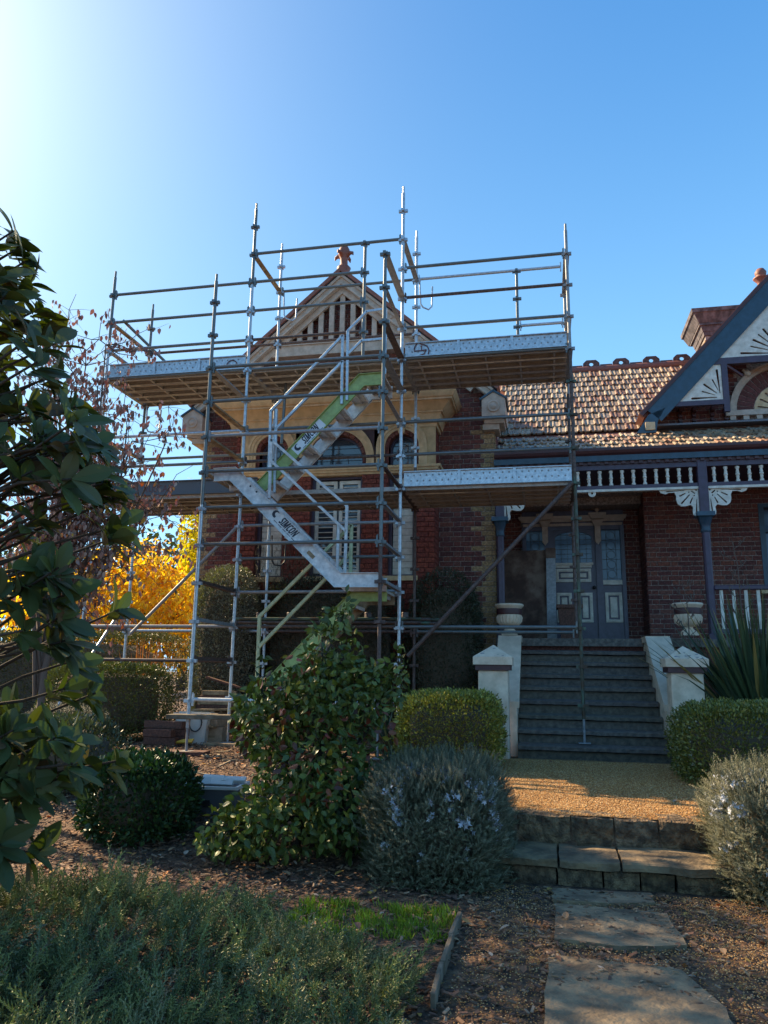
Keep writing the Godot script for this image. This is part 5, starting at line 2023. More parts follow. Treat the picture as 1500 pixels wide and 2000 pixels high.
func clutter() -> void:
	board(Vector3(-2.47, 0.035, 1.30), Vector3(0.60, 0.05, 0.24), Basis(Vector3.UP, 0.06), M.redtimber, "sole_board", "red-brown timber sole board under the nearest scaffold leg", "board")
	board(Vector3(-2.50, 0.025, 0.02), Vector3(0.5, 0.05, 0.22), Basis(), M.timber, "sole_board", "timber sole board among the cartons under the scaffold", "board")
	board(Vector3(-2.05, 0.48, 1.33), Vector3(1.25, 0.055, 0.24), Basis(Vector3.BACK, 0.01), M.greytimber, "trestle_board", "grey weathered board laid at knee height across the scaffold foot", "board")
	# sleepers stacked on the ground
	for k in 5:
		var yy: float = 0.07 + 0.105 * (k / 2 if k < 4 else 2)
		var ll: float = [0.55, 0.48, 0.6, 0.45, 0.62][k]
		board(Vector3(-3.32 + rnd(-0.04, 0.04), yy, 0.12 + (0.14 if k % 2 else -0.02)), Vector3(ll, 0.10, 0.125), Basis(Vector3.UP, rnd(-0.12, 0.12)), M.redtimber, "timber_block", "red-brown timber block in the low stack by the hedge", "timber", "timber blocks in the low stack")
	carton(Vector3(-2.95, 0.0, -0.55), Vector3(0.46, 0.22, 0.36), 0.12, "tan cardboard box at the bottom of the pile under the scaffold", M.card)
	carton(Vector3(-2.97, 0.235, -0.55), Vector3(0.42, 0.18, 0.33), -0.1, "tan cardboard box on top of the lower carton", M.card)
	# white crate with a black cord
	var C := thing("plastic_crate", "white plastic crate with a looped black cord beside the cartons", "crate", Vector3(-3.10, 0, -0.28))
	C.rotation.y = 0.25
	var g := G.new()
	g.bxx(-0.20, 0.20, 0.0, 0.02, -0.15, 0.15)
	for s in [-1.0, 1.0]:
		g.hexa([Vector3(-0.20, 0.02, s * 0.15), Vector3(0.20, 0.02, s * 0.15), Vector3(-0.24, 0.42, s * 0.18), Vector3(0.24, 0.42, s * 0.18), Vector3(-0.20, 0.02, s * 0.135), Vector3(0.20, 0.02, s * 0.135), Vector3(-0.24, 0.42, s * 0.165), Vector3(0.24, 0.42, s * 0.165)])
		g.hexa([Vector3(s * 0.20, 0.02, -0.15), Vector3(s * 0.185, 0.02, -0.15), Vector3(s * 0.24, 0.42, -0.18), Vector3(s * 0.225, 0.42, -0.18), Vector3(s * 0.20, 0.02, 0.15), Vector3(s * 0.185, 0.02, 0.15), Vector3(s * 0.24, 0.42, 0.18), Vector3(s * 0.225, 0.42, 0.18)])
	part(C, "shell", g, M.whiteplastic)
	g = G.new()
	g.bxx(-0.26, 0.26, 0.41, 0.44, 0.165, 0.20)
	g.bxx(-0.26, 0.26, 0.41, 0.44, -0.20, -0.165)
	part(C, "rim", g, M.whiteplastic)
	g = G.new()
	var cp := []
	for k in 25:
		var a: float = k * 0.55
		cp.append(Vector3(0.06 + cos(a) * 0.09, 0.30 + sin(a) * 0.12, 0.185 + k * 0.0012))
	g.tube(cp, 0.008, 6)
	part(C, "cord", g, M.blackplastic)
	# boards tossed on the pile
	var bl := [["pinkish board tilted across the top of the carton pile", Vector3(-2.78, 0.86, -0.62), 0.62, M.redtimber, -0.28], ["pale sawn board lying flat on the carton pile", Vector3(-2.92, 0.47, -0.50), 0.60, M.timber, 0.03], ["short pale offcut at the front of the carton pile", Vector3(-2.95, 0.24, -0.33), 0.36, M.timber, 0.02]]
	for e in bl:
		board(e[1], Vector3(e[2], 0.03, 0.12), Basis(Vector3.BACK, e[4]) * Basis(Vector3.UP, rnd(-0.2, 0.2)), e[3], "loose_board", e[0], "board", "loose boards on the pile")
	for k in 4:
		board(Vector3(-2.95 + 0.015 * k, 0.50 + 0.07 * k, -0.70), Vector3(0.62 - 0.03 * k, 0.066, 0.10), Basis(Vector3.UP, 0.05 * k), M.timber if k % 2 else M.redtimber, "stacked_batten", "striped timber batten in the stack behind the cartons", "timber", "timber battens behind the cartons")
	g = G.new()
	g.prism(PackedVector2Array([Vector2(-0.14, 0), Vector2(0.14, 0.02), Vector2(0.15, 0.09), Vector2(0.0, 0.075)]), Transform3D(Basis(Vector3.RIGHT, -0.9), Vector3.ZERO), 0.02)
	tag(part_free(g, M.yellow), "plastic_scoop", "small yellow plastic scoop lying in front of the white crate", "scoop", Vector3(-3.0, 0.04, 0.28))
	# grey storage box with broken boards, further down the slope
	var X := thing("storage_tub", "dark grey plastic tub filled with white offcuts beside the leafy shrub", "tub", Vector3(-0.98, ground_h(-1.0, 3.75) - 0.06, 3.75))
	X.rotation.y = 0.1
	g = G.new()
	g.hexa([Vector3(-0.23, 0, -0.15), Vector3(0.23, 0, -0.15), Vector3(-0.26, 0.25, -0.18), Vector3(0.26, 0.25, -0.18), Vector3(-0.23, 0, 0.15), Vector3(0.23, 0, 0.15), Vector3(-0.26, 0.25, 0.18), Vector3(0.26, 0.25, 0.18)])
	part(X, "body", g, M.greyplastic)
	g = G.new()
	frame_flat(g, 0.28, 0.20, 0.25, 0.275, 0.03)
	part(X, "rim", g, M.whiteplastic)
	g = G.new()
	g.bxx(-0.03, 0.03, 0.10, 0.16, 0.165, 0.185)
	part(X, "latch", g, M.blackplastic)
	for k in 4:
		board(Vector3(-1.12 + 0.10 * k, ground_h(-1.0, 3.75) + 0.225 + 0.02 * (k % 2), 3.70 - 0.03 * (k % 2)), Vector3(0.22, 0.03, 0.07), Basis(Vector3.UP, rnd(-0.3, 0.3)) * Basis(Vector3.RIGHT, rnd(0.4, 1.2)), M.whiteplastic, "white_offcut", "white moulding offcut lying in the dark grey tub", "offcut", "white offcuts in the grey tub")
	# sticks and scraps around the scaffold foot
	for k in 9:
		var x: float = rnd(-2.6, -1.2)
		var z: float = rnd(0.2, 2.9)
		board(Vector3(x, ground_h(x, z) + 0.03, z), Vector3(rnd(0.12, 0.4), 0.018, rnd(0.02, 0.05)), Basis(Vector3.UP, rnd(0, PI)) * Basis(Vector3.BACK, rnd(-0.1, 0.1)), M.timber if k % 3 else M.greytimber, "wood_scrap", "wood scrap lying on the mulch by the scaffold foot", "wood scrap", "wood scraps on the mulch")
	# spare tubes laid on the low ledgers
	for k in 6:
		g = G.new()
		g.tube([Vector3(-2.55 + 0.2 * (k % 3), K(13) + 0.10 + 0.05 * (k / 3), -0.35 - 0.09 * (k % 3)), Vector3(0.25 + 0.12 * (k % 3), K(13) + 0.10 + 0.05 * (k / 3), -0.35 - 0.09 * (k % 3))], 0.0242, 10)
		tag(part_free(g, M.green_steel if k % 2 else M.rust), "spare_tube", "spare scaffold tube lying in the bundle behind the stair flights", "tube", Vector3.ZERO, "spare tubes in the low bundle")
	for k in 5:
		g = G.new()
		g.cbox(Transform3D(Basis(Vector3.UP, rnd(0, 1)), Vector3.ZERO), Vector3(0.09, 0.10, 0.08), 0.012)
		g.tube([Vector3(-0.06, 0.03, 0), Vector3(0.06, 0.03, 0)], 0.012, 6)
		tag(part_free(g, M.rust), "tube_coupler", "rusty coupler clamped on the bundle of spare tubes", "coupler", Vector3(-2.2 + k * 0.55 + rnd(-0.1, 0.1), K(13) + 0.20, -0.40), "couplers on the bundle of spare tubes")
	# plywood sheet and metal strip leaning in the porch
	g = G.new()
	g.cbox(Transform3D(), Vector3(0.86, 1.72, 0.018), 0.002)
	var pw := part_free(g, M.ply)
	tag(pw, "plywood_sheet", "stained brown plywood sheet leaning in the porch beside the front door", "plywood", Vector3(1.69, 2.475, -3.90))
	pw.rotation = Vector3(-0.06, 0, 0)
	var MS := thing("metal_strip", "grey sheet metal flashing leaning between the plywood and the front door", "flashing", Vector3(2.10, 1.62, -3.72))
	MS.rotation = Vector3(-0.07, 0, -0.012)
	g = G.new()
	g.bxx(-0.085, 0.085, 0.0, 1.55, 0, 0.003)
	g.bxx(0.082, 0.085, 0.0, 1.55, -0.05, 0)
	part(MS, "sheet", g, M.galvdull)
	g = G.new()
	g.bxx(-0.086, 0.086, 1.14, 1.148, 0.003, 0.006)
	part(MS, "fold", g, M.galvdull)
	g = G.new()
	g.bxx(-0.09, 0.09, 1.55, 1.74, -0.02, 0.01)
	part(MS, "timber_end", g, M.ply)
	var PT := thing("brown_planter", "square brown planter standing on the verandah in front of the door", "planter", Vector3(2.40, 1.62, -3.2))
	g = G.new()
	g.hexa([Vector3(-0.15, 0, -0.15), Vector3(0.15, 0, -0.15), Vector3(-0.19, 0.56, -0.19), Vector3(0.19, 0.56, -0.19), Vector3(-0.15, 0, 0.15), Vector3(0.15, 0, 0.15), Vector3(-0.19, 0.56, 0.19), Vector3(0.19, 0.56, 0.19)])
	part(PT, "body", g, M.redtimber)
	g = G.new()
	frame_flat(g, 0.22, 0.22, 0.56, 0.62, 0.04)
	part(PT, "rim", g, M.redtimber)

func frame_flat(g: G, hx: float, hz: float, y0: float, y1: float, w: float) -> void:
	g.bxx(-hx, hx, y0, y1, hz - w, hz)
	g.bxx(-hx, hx, y0, y1, -hz, -hz + w)
	g.bxx(-hx, -hx + w, y0, y1, -hz + w, hz - w)
	g.bxx(hx - w, hx, y0, y1, -hz + w, hz - w)

# ---------------------------------------------------------------- planting
func pick(cols: Array) -> Color:
	var c: Color = cols[rng.randi() % cols.size()]
	var f: float = rnd(0.75, 1.25)
	return Color(c.r * f, c.g * f, c.b * f)

func sprig_mesh(l: float, nl: float, n: int, up := 0.8, wd := 0.12) -> ArrayMesh:
	var g := G.new()
	for k in n:
		var y: float = l * (k + 0.3) / n
		var a: float = k * 2.4
		var d := Vector3(cos(a), up, sin(a)).normalized()
		var s: Vector3 = d.cross(Vector3.UP).normalized() * nl * wd
		var p := Vector3(0, y, 0)
		var sc: float = 1.0 - 0.4 * float(k) / n
		g.tri(p - s, p + s, p + d * nl * sc, s.cross(d))
	g.quad(Vector3(-0.002, 0, 0), Vector3(0.002, 0, 0), Vector3(0.001, l, 0), Vector3(-0.001, l, 0), Vector3.BACK)
	return g.done()

func noisy(sd: int, fr: float) -> FastNoiseLite:
	var f := FastNoiseLite.new()
	f.seed = sd
	f.frequency = fr
	return f

# clipped mass: unseen solid core added to block light, leaves through the outer shell
func hedge(called: String, label: String, c: Vector3, s: Vector3, n: int, leaf: Mesh, mt, cols: Array, lsize: Vector2, rough := 0.05, upb := 0.4, roundy := 4.0, group := "") -> Node3D:
	var Hh := thing(called, label, "hedge" if called.contains("hedge") else "shrub", Vector3(c.x, c.y - s.y / 2, c.z), group)
	var o := Vector3(0, s.y / 2, 0)
	var f := noisy(rng.randi() % 9999, 2.2)
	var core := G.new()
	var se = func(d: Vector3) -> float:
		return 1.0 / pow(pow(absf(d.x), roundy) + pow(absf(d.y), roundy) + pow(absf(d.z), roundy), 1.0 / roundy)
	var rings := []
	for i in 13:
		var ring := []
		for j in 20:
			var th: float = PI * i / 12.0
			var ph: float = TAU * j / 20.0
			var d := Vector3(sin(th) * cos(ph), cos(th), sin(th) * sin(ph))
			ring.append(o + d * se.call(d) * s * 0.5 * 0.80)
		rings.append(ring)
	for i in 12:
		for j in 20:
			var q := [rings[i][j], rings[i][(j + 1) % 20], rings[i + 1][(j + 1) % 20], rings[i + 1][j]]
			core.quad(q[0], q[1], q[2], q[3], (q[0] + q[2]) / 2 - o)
	part(Hh, "light_blocking_core", core, M.core)
	var buf := PackedFloat32Array()
	for k in n:
		# even over the faces of the box, then rounded
		var wx: float = s.y * s.z
		var wy: float = s.x * s.z
		var wz: float = s.x * s.y
		var pickf: float = rng.randf() * (wx + wy * 0.6 + wz)
		var d := Vector3(rnd(-1, 1), rnd(-1, 1), rnd(-1, 1))
		if pickf < wx:
			d.x = 1.0 if rng.randf() < 0.5 else -1.0
		elif pickf < wx + wy * 0.6:
			d.y = 1.0
		else:
			d.z = 1.0 if rng.randf() < 0.6 else -1.0
		d = d.normalized()
		var p: Vector3 = d * se.call(d) * s * 0.5
		var nn := Vector3(signf(d.x) * pow(absf(p.x / s.x * 2), roundy - 1) / s.x, signf(d.y) * pow(absf(p.y / s.y * 2), roundy - 1) / s.y, signf(d.z) * pow(absf(p.z / s.z * 2), roundy - 1) / s.z).normalized()
		var dep: float = pow(rng.randf(), 2.0) * 0.10
		p = p * (1.0 - dep) + nn * rough * (f.get_noise_3dv(p * 3.0) + rnd(-0.4, 0.9))
		if p.y < -s.y / 2 + 0.01:
			continue
		var dir: Vector3 = (nn + rdir() * 0.85 + Vector3.UP * upb).normalized()
		var sz: float = rnd(lsize.x, lsize.y)
		put(buf, aim(dir, rnd(0, TAU)).scaled(Vector3(sz, sz, sz)), o + p, pick(cols))
	stuff(Hh, "foliage", leaf, mt, buf)
	return Hh

func branch(g: G, p0: Vector3, p1: Vector3, r0: float, r1: float, wob := 0.06) -> Array:
	var pts := []
	var rs := []
	for k in 5:
		var t: float = k / 4.0
		pts.append(p0.lerp(p1, t) + (rdir() * wob * (p1 - p0).length() if k > 0 and k < 4 else Vector3.ZERO))
		rs.append(lerpf(r0, r1, t))
	g.tube(pts, rs, 6, false)
	return pts

func tree(called: String, label: String, base: Vector3, blobs: Array, n: int, leaf: Mesh, mt, cols: Array, ls: Vector2, droop: float, trunk_r: float, group := "") -> Node3D:
	# blobs: [centre, radii, weight]
	var T := thing(called, label, "tree" if called.contains("tree") else "shrub", base, group)
	var g := G.new()
	var fork: Vector3 = (blobs[0][0] - base) * 0.35
	fork.y = maxf((blobs[0][0].y - base.y) * 0.4, 0.15)
	branch(g, Vector3.ZERO, fork, trunk_r, trunk_r * 0.7, 0.03)
	var tot := 0.0
	for b in blobs:
		tot += b[2]
		var e: Vector3 = b[0] - base
		branch(g, fork, e, trunk_r * 0.6, trunk_r * 0.2)
		for k in 6:
			branch(g, e, e + rdir() * b[1] * 0.85, trunk_r * 0.22, trunk_r * 0.05)
	part(T, "trunk", g, M.bark)
	var buf := PackedFloat32Array()
	var f := noisy(rng.randi() % 9999, 1.3)
	for k in n:
		var w: float = rng.randf() * tot
		var b = blobs[0]
		for bb in blobs:
			w -= bb[2]
			if w <= 0:
				b = bb
				break
		var d: Vector3 = rdir()
		var r: float = pow(rng.randf(), 0.42)
		var p: Vector3 = b[0] - base + d * b[1] * r
		if f.get_noise_3dv(p * 2.5) < -0.22 * r:
			continue
		if p.y + base.y < ground_h(p.x + base.x, p.z + base.z) + 0.02:
			continue
		var dir: Vector3 = (rdir() + d * 0.5 + Vector3.DOWN * droop).normalized()
		var sz: float = rnd(ls.x, ls.y)
		put(buf, aim(dir, rnd(0, TAU)).scaled(Vector3(sz, sz, sz)), p, pick(cols))
	stuff(T, "crown", leaf, mt, buf)
	return T

func blades(called: String, label: String, base: Vector3, n: int, len0: float, len1: float, w: float, spread: float, mats: Array, cat := "plant") -> Node3D:
	var P := thing(called, label, cat, base)
	for k in n:
		var a: float = rnd(0, TAU)
		var tilt: float = pow(rng.randf(), 0.8) * spread
		var l: float = rnd(len0, len1)
		var d := Vector3(cos(a) * sin(tilt), cos(tilt), sin(a) * sin(tilt))
		var side: Vector3 = d.cross(Vector3.UP if absf(d.y) < 0.98 else Vector3.RIGHT).normalized()
		var nn: Vector3 = side.cross(d)
		var g := G.new()
		var o := Vector3(rnd(-0.10, 0.10), 0, rnd(-0.10, 0.10))
		var prev := []
		var bend: float = rnd(0.05, 0.35) * sin(tilt) * l
		for s in 7:
			var t: float = s / 6.0
			var c: Vector3 = o + d * l * t + Vector3.DOWN * bend * t * t * t + Vector3(cos(a), 0, sin(a)) * bend * 0.4 * t * t
			var ww: float = w * (0.55 + 0.9 * t * (1 - t) * 1.6) * (1.0 if t < 0.75 else (1.0 - t) / 0.25 * 0.98 + 0.02)
			var row := [c - side * ww / 2 + nn * ww * 0.22, c, c + side * ww / 2 + nn * ww * 0.22]
			if prev.size() > 0:
				g.quad(prev[0], prev[1], row[1], row[0], nn)
				g.quad(prev[1], prev[2], row[2], row[1], nn)
			prev = row
		part(P, "blade", g, mats[rng.randi() % mats.size()])
	return P

func garden() -> void:
	var m_leaf := leafmat(Color(0.45, 0.55, 0.12), 0.42)
	var m_gloss := leafmat(Color(0.34, 0.46, 0.08), 0.42, 0.4)
	var m_autumn := leafmat(Color(1.1, 1.05, 0.5), 0.6)
	var m_dry := leafmat(Color(0.5, 0.3, 0.2), 0.8)
	var m_needle := leafmat(Color(0.25, 0.32, 0.15), 0.6)
	var small := leaf_mesh(1.0, 0.5, 0.25, 0.15, 3)
	var oval := leaf_mesh(1.0, 0.55, 0.2, 0.25, 4)
	var long := leaf_mesh(1.0, 0.42, 0.3, 0.35, 4)
	# clipped hedges beside the bluestone stair
	var hc := [Color(0.26, 0.24, 0.035), Color(0.19, 0.18, 0.03), Color(0.32, 0.29, 0.045), Color(0.14, 0.145, 0.028)]
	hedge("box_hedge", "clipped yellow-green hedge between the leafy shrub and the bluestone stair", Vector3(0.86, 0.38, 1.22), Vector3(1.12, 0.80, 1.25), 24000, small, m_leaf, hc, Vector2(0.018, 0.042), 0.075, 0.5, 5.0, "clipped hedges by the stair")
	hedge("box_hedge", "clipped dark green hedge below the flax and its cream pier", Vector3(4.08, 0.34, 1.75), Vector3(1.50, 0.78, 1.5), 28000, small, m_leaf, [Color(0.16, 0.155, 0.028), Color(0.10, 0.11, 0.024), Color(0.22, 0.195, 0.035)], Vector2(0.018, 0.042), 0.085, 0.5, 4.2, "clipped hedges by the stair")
	# rosemary hedges in flower
	var sprig := sprig_mesh(1.0, 0.28, 22)
	var rc := [Color(0.11, 0.115, 0.06), Color(0.155, 0.155, 0.085), Color(0.08, 0.085, 0.042), Color(0.20, 0.19, 0.115)]
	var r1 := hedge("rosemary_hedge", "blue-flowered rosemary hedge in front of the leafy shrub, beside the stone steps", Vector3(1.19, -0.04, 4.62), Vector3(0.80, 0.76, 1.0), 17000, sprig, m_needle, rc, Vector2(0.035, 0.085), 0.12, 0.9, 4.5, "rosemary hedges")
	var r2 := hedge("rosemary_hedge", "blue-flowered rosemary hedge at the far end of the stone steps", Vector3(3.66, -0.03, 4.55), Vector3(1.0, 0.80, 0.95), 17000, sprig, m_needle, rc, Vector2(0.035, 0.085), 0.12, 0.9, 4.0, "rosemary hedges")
	var fl := sprig_mesh(0.5, 0.8, 5, 0.5, 0.35)
	for e in [[r1, Vector3(0.80, 0.76, 1.0)], [r2, Vector3(1.0, 0.80, 0.95)]]:
		var buf := PackedFloat32Array()
		var f := noisy(77, 2.5)
		for k in 9000:
			var d: Vector3 = rdir()
			if d.y < -0.35:
				continue
			d = (d * e[1]).normalized()
			var p: Vector3 = d * e[1] * 0.5 / pow(pow(absf(d.x), 4.2) + pow(absf(d.y), 4.2) + pow(absf(d.z), 4.2), 1.0 / 4.2)
			if f.get_noise_3dv(p * 2.0) < 0.02 + clampf(0.30 - p.y, 0, 1) * 0.9:
				continue
			p *= rnd(1.0, 1.13)
			var s: float = rnd(0.02, 0.042)
			put(buf, aim(rdir() + d).scaled(Vector3(s, s, s)), p + Vector3(0, e[1].y / 2, 0), pick([Color(0.60, 0.62, 0.68), Color(0.70, 0.70, 0.72), Color(0.54, 0.57, 0.68)]))
		stuff(e[0], "flowers", fl, m_needle, buf)
	# leafy shrub in the middle, turning red in places
	var gcols := [Color(0.085, 0.115, 0.026), Color(0.12, 0.145, 0.03), Color(0.07, 0.09, 0.026), Color(0.165, 0.175, 0.035), Color(0.095, 0.12, 0.03)]
	var shrub := tree("leafy_shrub", "large glossy leafy shrub with a few red and yellow leaves before the scaffold", Vector3(0.05, -0.30, 4.5), [
		[Vector3(0.24, 0.30, 4.5), Vector3(0.54, 0.50, 0.6), 2.6], [Vector3(-0.02, -0.05, 4.65), Vector3(0.46, 0.30, 0.5), 1.5], [Vector3(0.28, 0.86, 4.3), Vector3(0.52, 0.34, 0.5), 2.5], [Vector3(-0.26, 0.66, 4.3), Vector3(0.33, 0.36, 0.4), 1.3],
		[Vector3(0.24, 1.18, 4.25), Vector3(0.27, 0.32, 0.3), 0.55], [Vector3(0.32, 1.55, 4.2), Vector3(0.11, 0.22, 0.14), 0.10], [Vector3(0.12, 1.42, 4.2), Vector3(0.08, 0.16, 0.12), 0.05], [Vector3(-0.42, 1.0, 4.2), Vector3(0.10, 0.24, 0.12), 0.07], [Vector3(0.66, 0.95, 4.2), Vector3(0.22, 0.22, 0.25), 0.35], [Vector3(0.78, 1.12, 4.1), Vector3(0.08, 0.18, 0.1), 0.05], [Vector3(0.52, 0.05, 4.6), Vector3(0.40, 0.34, 0.5), 1.3], [Vector3(-0.36, -0.14, 4.75), Vector3(0.26, 0.20, 0.35), 0.5]], 10000, oval, m_gloss, gcols, Vector2(0.05, 0.085), 0.55, 0.035)
	var rb := PackedFloat32Array()
	for k in 230:
		var c: Vector3 = [Vector3(0.15, 0.62, 4.85), Vector3(-0.05, 0.55, 4.8), Vector3(0.62, 0.62, 4.6), Vector3(0.3, 0.3, 5.0), Vector3(0.0, 1.0, 4.6)][k % 5]
		var p: Vector3 = c + rdir() * Vector3(0.25, 0.18, 0.2) - shrub.position
		var s: float = rnd(0.05, 0.08)
		put(rb, aim(rdir() + Vector3.DOWN * 0.6, rnd(0, TAU)).scaled(Vector3(s, s, s)), p, pick([Color(0.13, 0.03, 0.018), Color(0.17, 0.05, 0.018), Color(0.08, 0.03, 0.018), Color(0.26, 0.20, 0.03)]))
	stuff(shrub, "red_leaves", oval, m_gloss, rb)
	tree("shade_tree", "leafy tree beyond the left edge, shading the lower path", Vector3(-7.2, 0.0, 2.6), [[Vector3(-6.7, 6.1, 2.7), Vector3(1.2, 0.9, 1.0), 2.0], [Vector3(-7.3, 5.4, 3.0), Vector3(1.1, 0.9, 1.0), 1.4], [Vector3(-7.0, 6.8, 2.6), Vector3(1.2, 0.8, 0.9), 1.4]], 2700, oval, m_leaf, gcols, Vector2(0.09, 0.16), 0.5, 0.09)
	# low round shrub in the shade at the left
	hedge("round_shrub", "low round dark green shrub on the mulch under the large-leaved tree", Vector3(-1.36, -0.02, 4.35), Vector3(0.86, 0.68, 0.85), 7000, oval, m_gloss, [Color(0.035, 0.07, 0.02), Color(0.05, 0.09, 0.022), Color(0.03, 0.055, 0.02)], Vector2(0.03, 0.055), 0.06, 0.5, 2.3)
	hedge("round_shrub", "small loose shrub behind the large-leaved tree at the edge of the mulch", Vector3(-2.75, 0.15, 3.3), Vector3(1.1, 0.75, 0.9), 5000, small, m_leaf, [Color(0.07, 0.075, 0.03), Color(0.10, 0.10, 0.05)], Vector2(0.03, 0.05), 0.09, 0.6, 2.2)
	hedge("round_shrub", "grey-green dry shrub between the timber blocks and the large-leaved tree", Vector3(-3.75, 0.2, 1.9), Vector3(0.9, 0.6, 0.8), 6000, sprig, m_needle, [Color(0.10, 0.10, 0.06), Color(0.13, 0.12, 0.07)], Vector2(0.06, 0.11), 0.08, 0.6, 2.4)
	# hedges at the left behind the scaffold
	var bc := [Color(0.10, 0.095, 0.03), Color(0.13, 0.12, 0.035), Color(0.075, 0.075, 0.025)]
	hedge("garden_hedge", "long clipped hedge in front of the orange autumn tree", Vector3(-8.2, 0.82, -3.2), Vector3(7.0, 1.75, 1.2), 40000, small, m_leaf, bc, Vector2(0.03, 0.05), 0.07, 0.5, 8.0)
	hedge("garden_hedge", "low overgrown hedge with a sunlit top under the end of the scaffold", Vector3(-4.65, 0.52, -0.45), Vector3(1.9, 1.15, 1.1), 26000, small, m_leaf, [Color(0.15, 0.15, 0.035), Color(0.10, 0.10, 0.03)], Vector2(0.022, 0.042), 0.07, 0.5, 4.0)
	# shrubs against the bay
	var dc := [Color(0.22, 0.20, 0.14), Color(0.29, 0.265, 0.19), Color(0.15, 0.135, 0.09)]
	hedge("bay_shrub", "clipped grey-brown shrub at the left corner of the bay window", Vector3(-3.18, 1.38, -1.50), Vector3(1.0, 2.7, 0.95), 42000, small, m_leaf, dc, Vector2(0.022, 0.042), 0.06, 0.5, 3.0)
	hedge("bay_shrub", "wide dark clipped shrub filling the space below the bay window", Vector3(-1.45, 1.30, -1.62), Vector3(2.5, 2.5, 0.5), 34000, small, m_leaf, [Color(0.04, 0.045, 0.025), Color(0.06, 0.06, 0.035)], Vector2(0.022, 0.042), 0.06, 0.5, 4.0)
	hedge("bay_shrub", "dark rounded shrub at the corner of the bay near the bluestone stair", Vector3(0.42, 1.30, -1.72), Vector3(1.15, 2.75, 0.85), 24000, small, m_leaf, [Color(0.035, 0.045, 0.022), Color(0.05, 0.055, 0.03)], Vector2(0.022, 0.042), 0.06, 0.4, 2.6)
	var tw := PackedFloat32Array()
	var shoots := thing("climbing_shoots", "pale dry shoots growing up in front of the bay window blinds", "shrub", Vector3(-2.3, 2.4, -1.7))
	for k in 700:
		var p := Vector3(rnd(-0.5, 0.55), pow(rng.randf(), 1.6) * 0.8, rnd(-0.05, 0.1))
		var s: float = rnd(0.05, 0.09)
		put(tw, aim(Vector3(rnd(-0.5, 0.5), 1, rnd(-0.3, 0.5))).scaled(Vector3(s, s, s)), p, pick([Color(0.16, 0.15, 0.11), Color(0.10, 0.09, 0.06)]))
	stuff(shoots, "foliage", sprig, m_needle, tw)
	# autumn trees
	tree("autumn_tree", "orange and yellow autumn tree behind the long hedge", Vector3(-6.9, 0.2, -5.2), [[Vector3(-6.9, 2.3, -5.2), Vector3(1.5, 1.2, 0.9), 3.0], [Vector3(-6.0, 2.1, -5.0), Vector3(0.9, 1.2, 0.7), 2.4], [Vector3(-8.0, 2.1, -5.0), Vector3(1.4, 1.1, 0.7), 2.4], [Vector3(-6.7, 3.3, -5.2), Vector3(0.9, 0.7, 0.6), 0.9], [Vector3(-9.2, 2.6, -5.2), Vector3(1.3, 1.2, 0.7), 2.2], [Vector3(-7.6, 3.2, -5.4), Vector3(1.2, 0.7, 0.6), 1.2]], 11000, long, m_autumn, [Color(0.82, 0.62, 0.05), Color(0.85, 0.68, 0.07), Color(0.78, 0.52, 0.04), Color(0.84, 0.66, 0.05), Color(0.70, 0.32, 0.04)], Vector2(0.10, 0.17), 1.2, 0.06)
	tree("autumn_tree", "bright lemon yellow tree standing just past the corner of the house", Vector3(-6.1, 0.2, -6.5), [[Vector3(-6.15, 4.2, -6.5), Vector3(0.5, 1.2, 0.6), 2.4], [Vector3(-6.05, 3.0, -6.5), Vector3(0.5, 1.0, 0.6), 2.0], [Vector3(-6.3, 5.2, -6.5), Vector3(0.35, 0.5, 0.5), 0.5]], 4200, oval, m_autumn, [Color(0.62, 0.60, 0.03), Color(0.70, 0.62, 0.04), Color(0.50, 0.55, 0.05)], Vector2(0.09, 0.15), 0.6, 0.06)
	tree("far_tree", "grey-green tree in the distance past the corner of the house", Vector3(-13, 0.2, -20), [[Vector3(-13, 4.0, -20), Vector3(3.2, 2.4, 2.5), 2.0], [Vector3(-16, 4.6, -21), Vector3(3.0, 2.8, 2.5), 2.0], [Vector3(-10.5, 3.0, -20), Vector3(2.0, 2.2, 2.0), 1.2]], 7000, small, m_leaf, [Color(0.07, 0.085, 0.045), Color(0.10, 0.11, 0.06), Color(0.13, 0.12, 0.07)], Vector2(0.22, 0.4), 0.3, 0.25)
	tree("far_tree", "dark green tree in the distance behind the orange autumn tree", Vector3(-21, 0.2, -18), [[Vector3(-21, 4.2, -18), Vector3(4, 3.0, 3), 2.0], [Vector3(-26, 4.6, -18), Vector3(4, 3.2, 3), 2.0]], 7000, small, m_leaf, [Color(0.06, 0.075, 0.035), Color(0.09, 0.09, 0.05)], Vector2(0.25, 0.45), 0.3, 0.3)
	# tuft of dry grass
	var straw := leafmat(Color(0.7, 0.5, 0.25), 0.7)
	straw.albedo_color = lin(0.42, 0.25, 0.09)
	blades("dry_grass", "tall tuft of dry straw-coloured grass beside the bay shrub", Vector3(-5.1, 0.0, -2.2), 70, 0.9, 1.75, 0.02, 0.35, [straw], "grass")
	# brown seed-pod shrub
	pod_shrub(oval, m_dry)
	magnolia()
	# flax and small strappy plants
	var fm := []
	for c in [[0.055, 0.085, 0.045], [0.075, 0.11, 0.05], [0.04, 0.065, 0.035], [0.12, 0.14, 0.05]]:
		var m := leafmat(Color(0.35, 0.4, 0.1), 0.38)
		m.albedo_color = lin(c[0], c[1], c[2])
		fm.append(m)
	var straw2 := leafmat(Color(0.6, 0.5, 0.2), 0.6)
	straw2.albedo_color = lin(0.32, 0.24, 0.08)
	blades("flax_plant", "large spiky green flax behind the cream pier", Vector3(4.60, 0.0, -0.05), 290, 1.5, 2.4, 0.055, 0.72, fm + fm + [straw2])
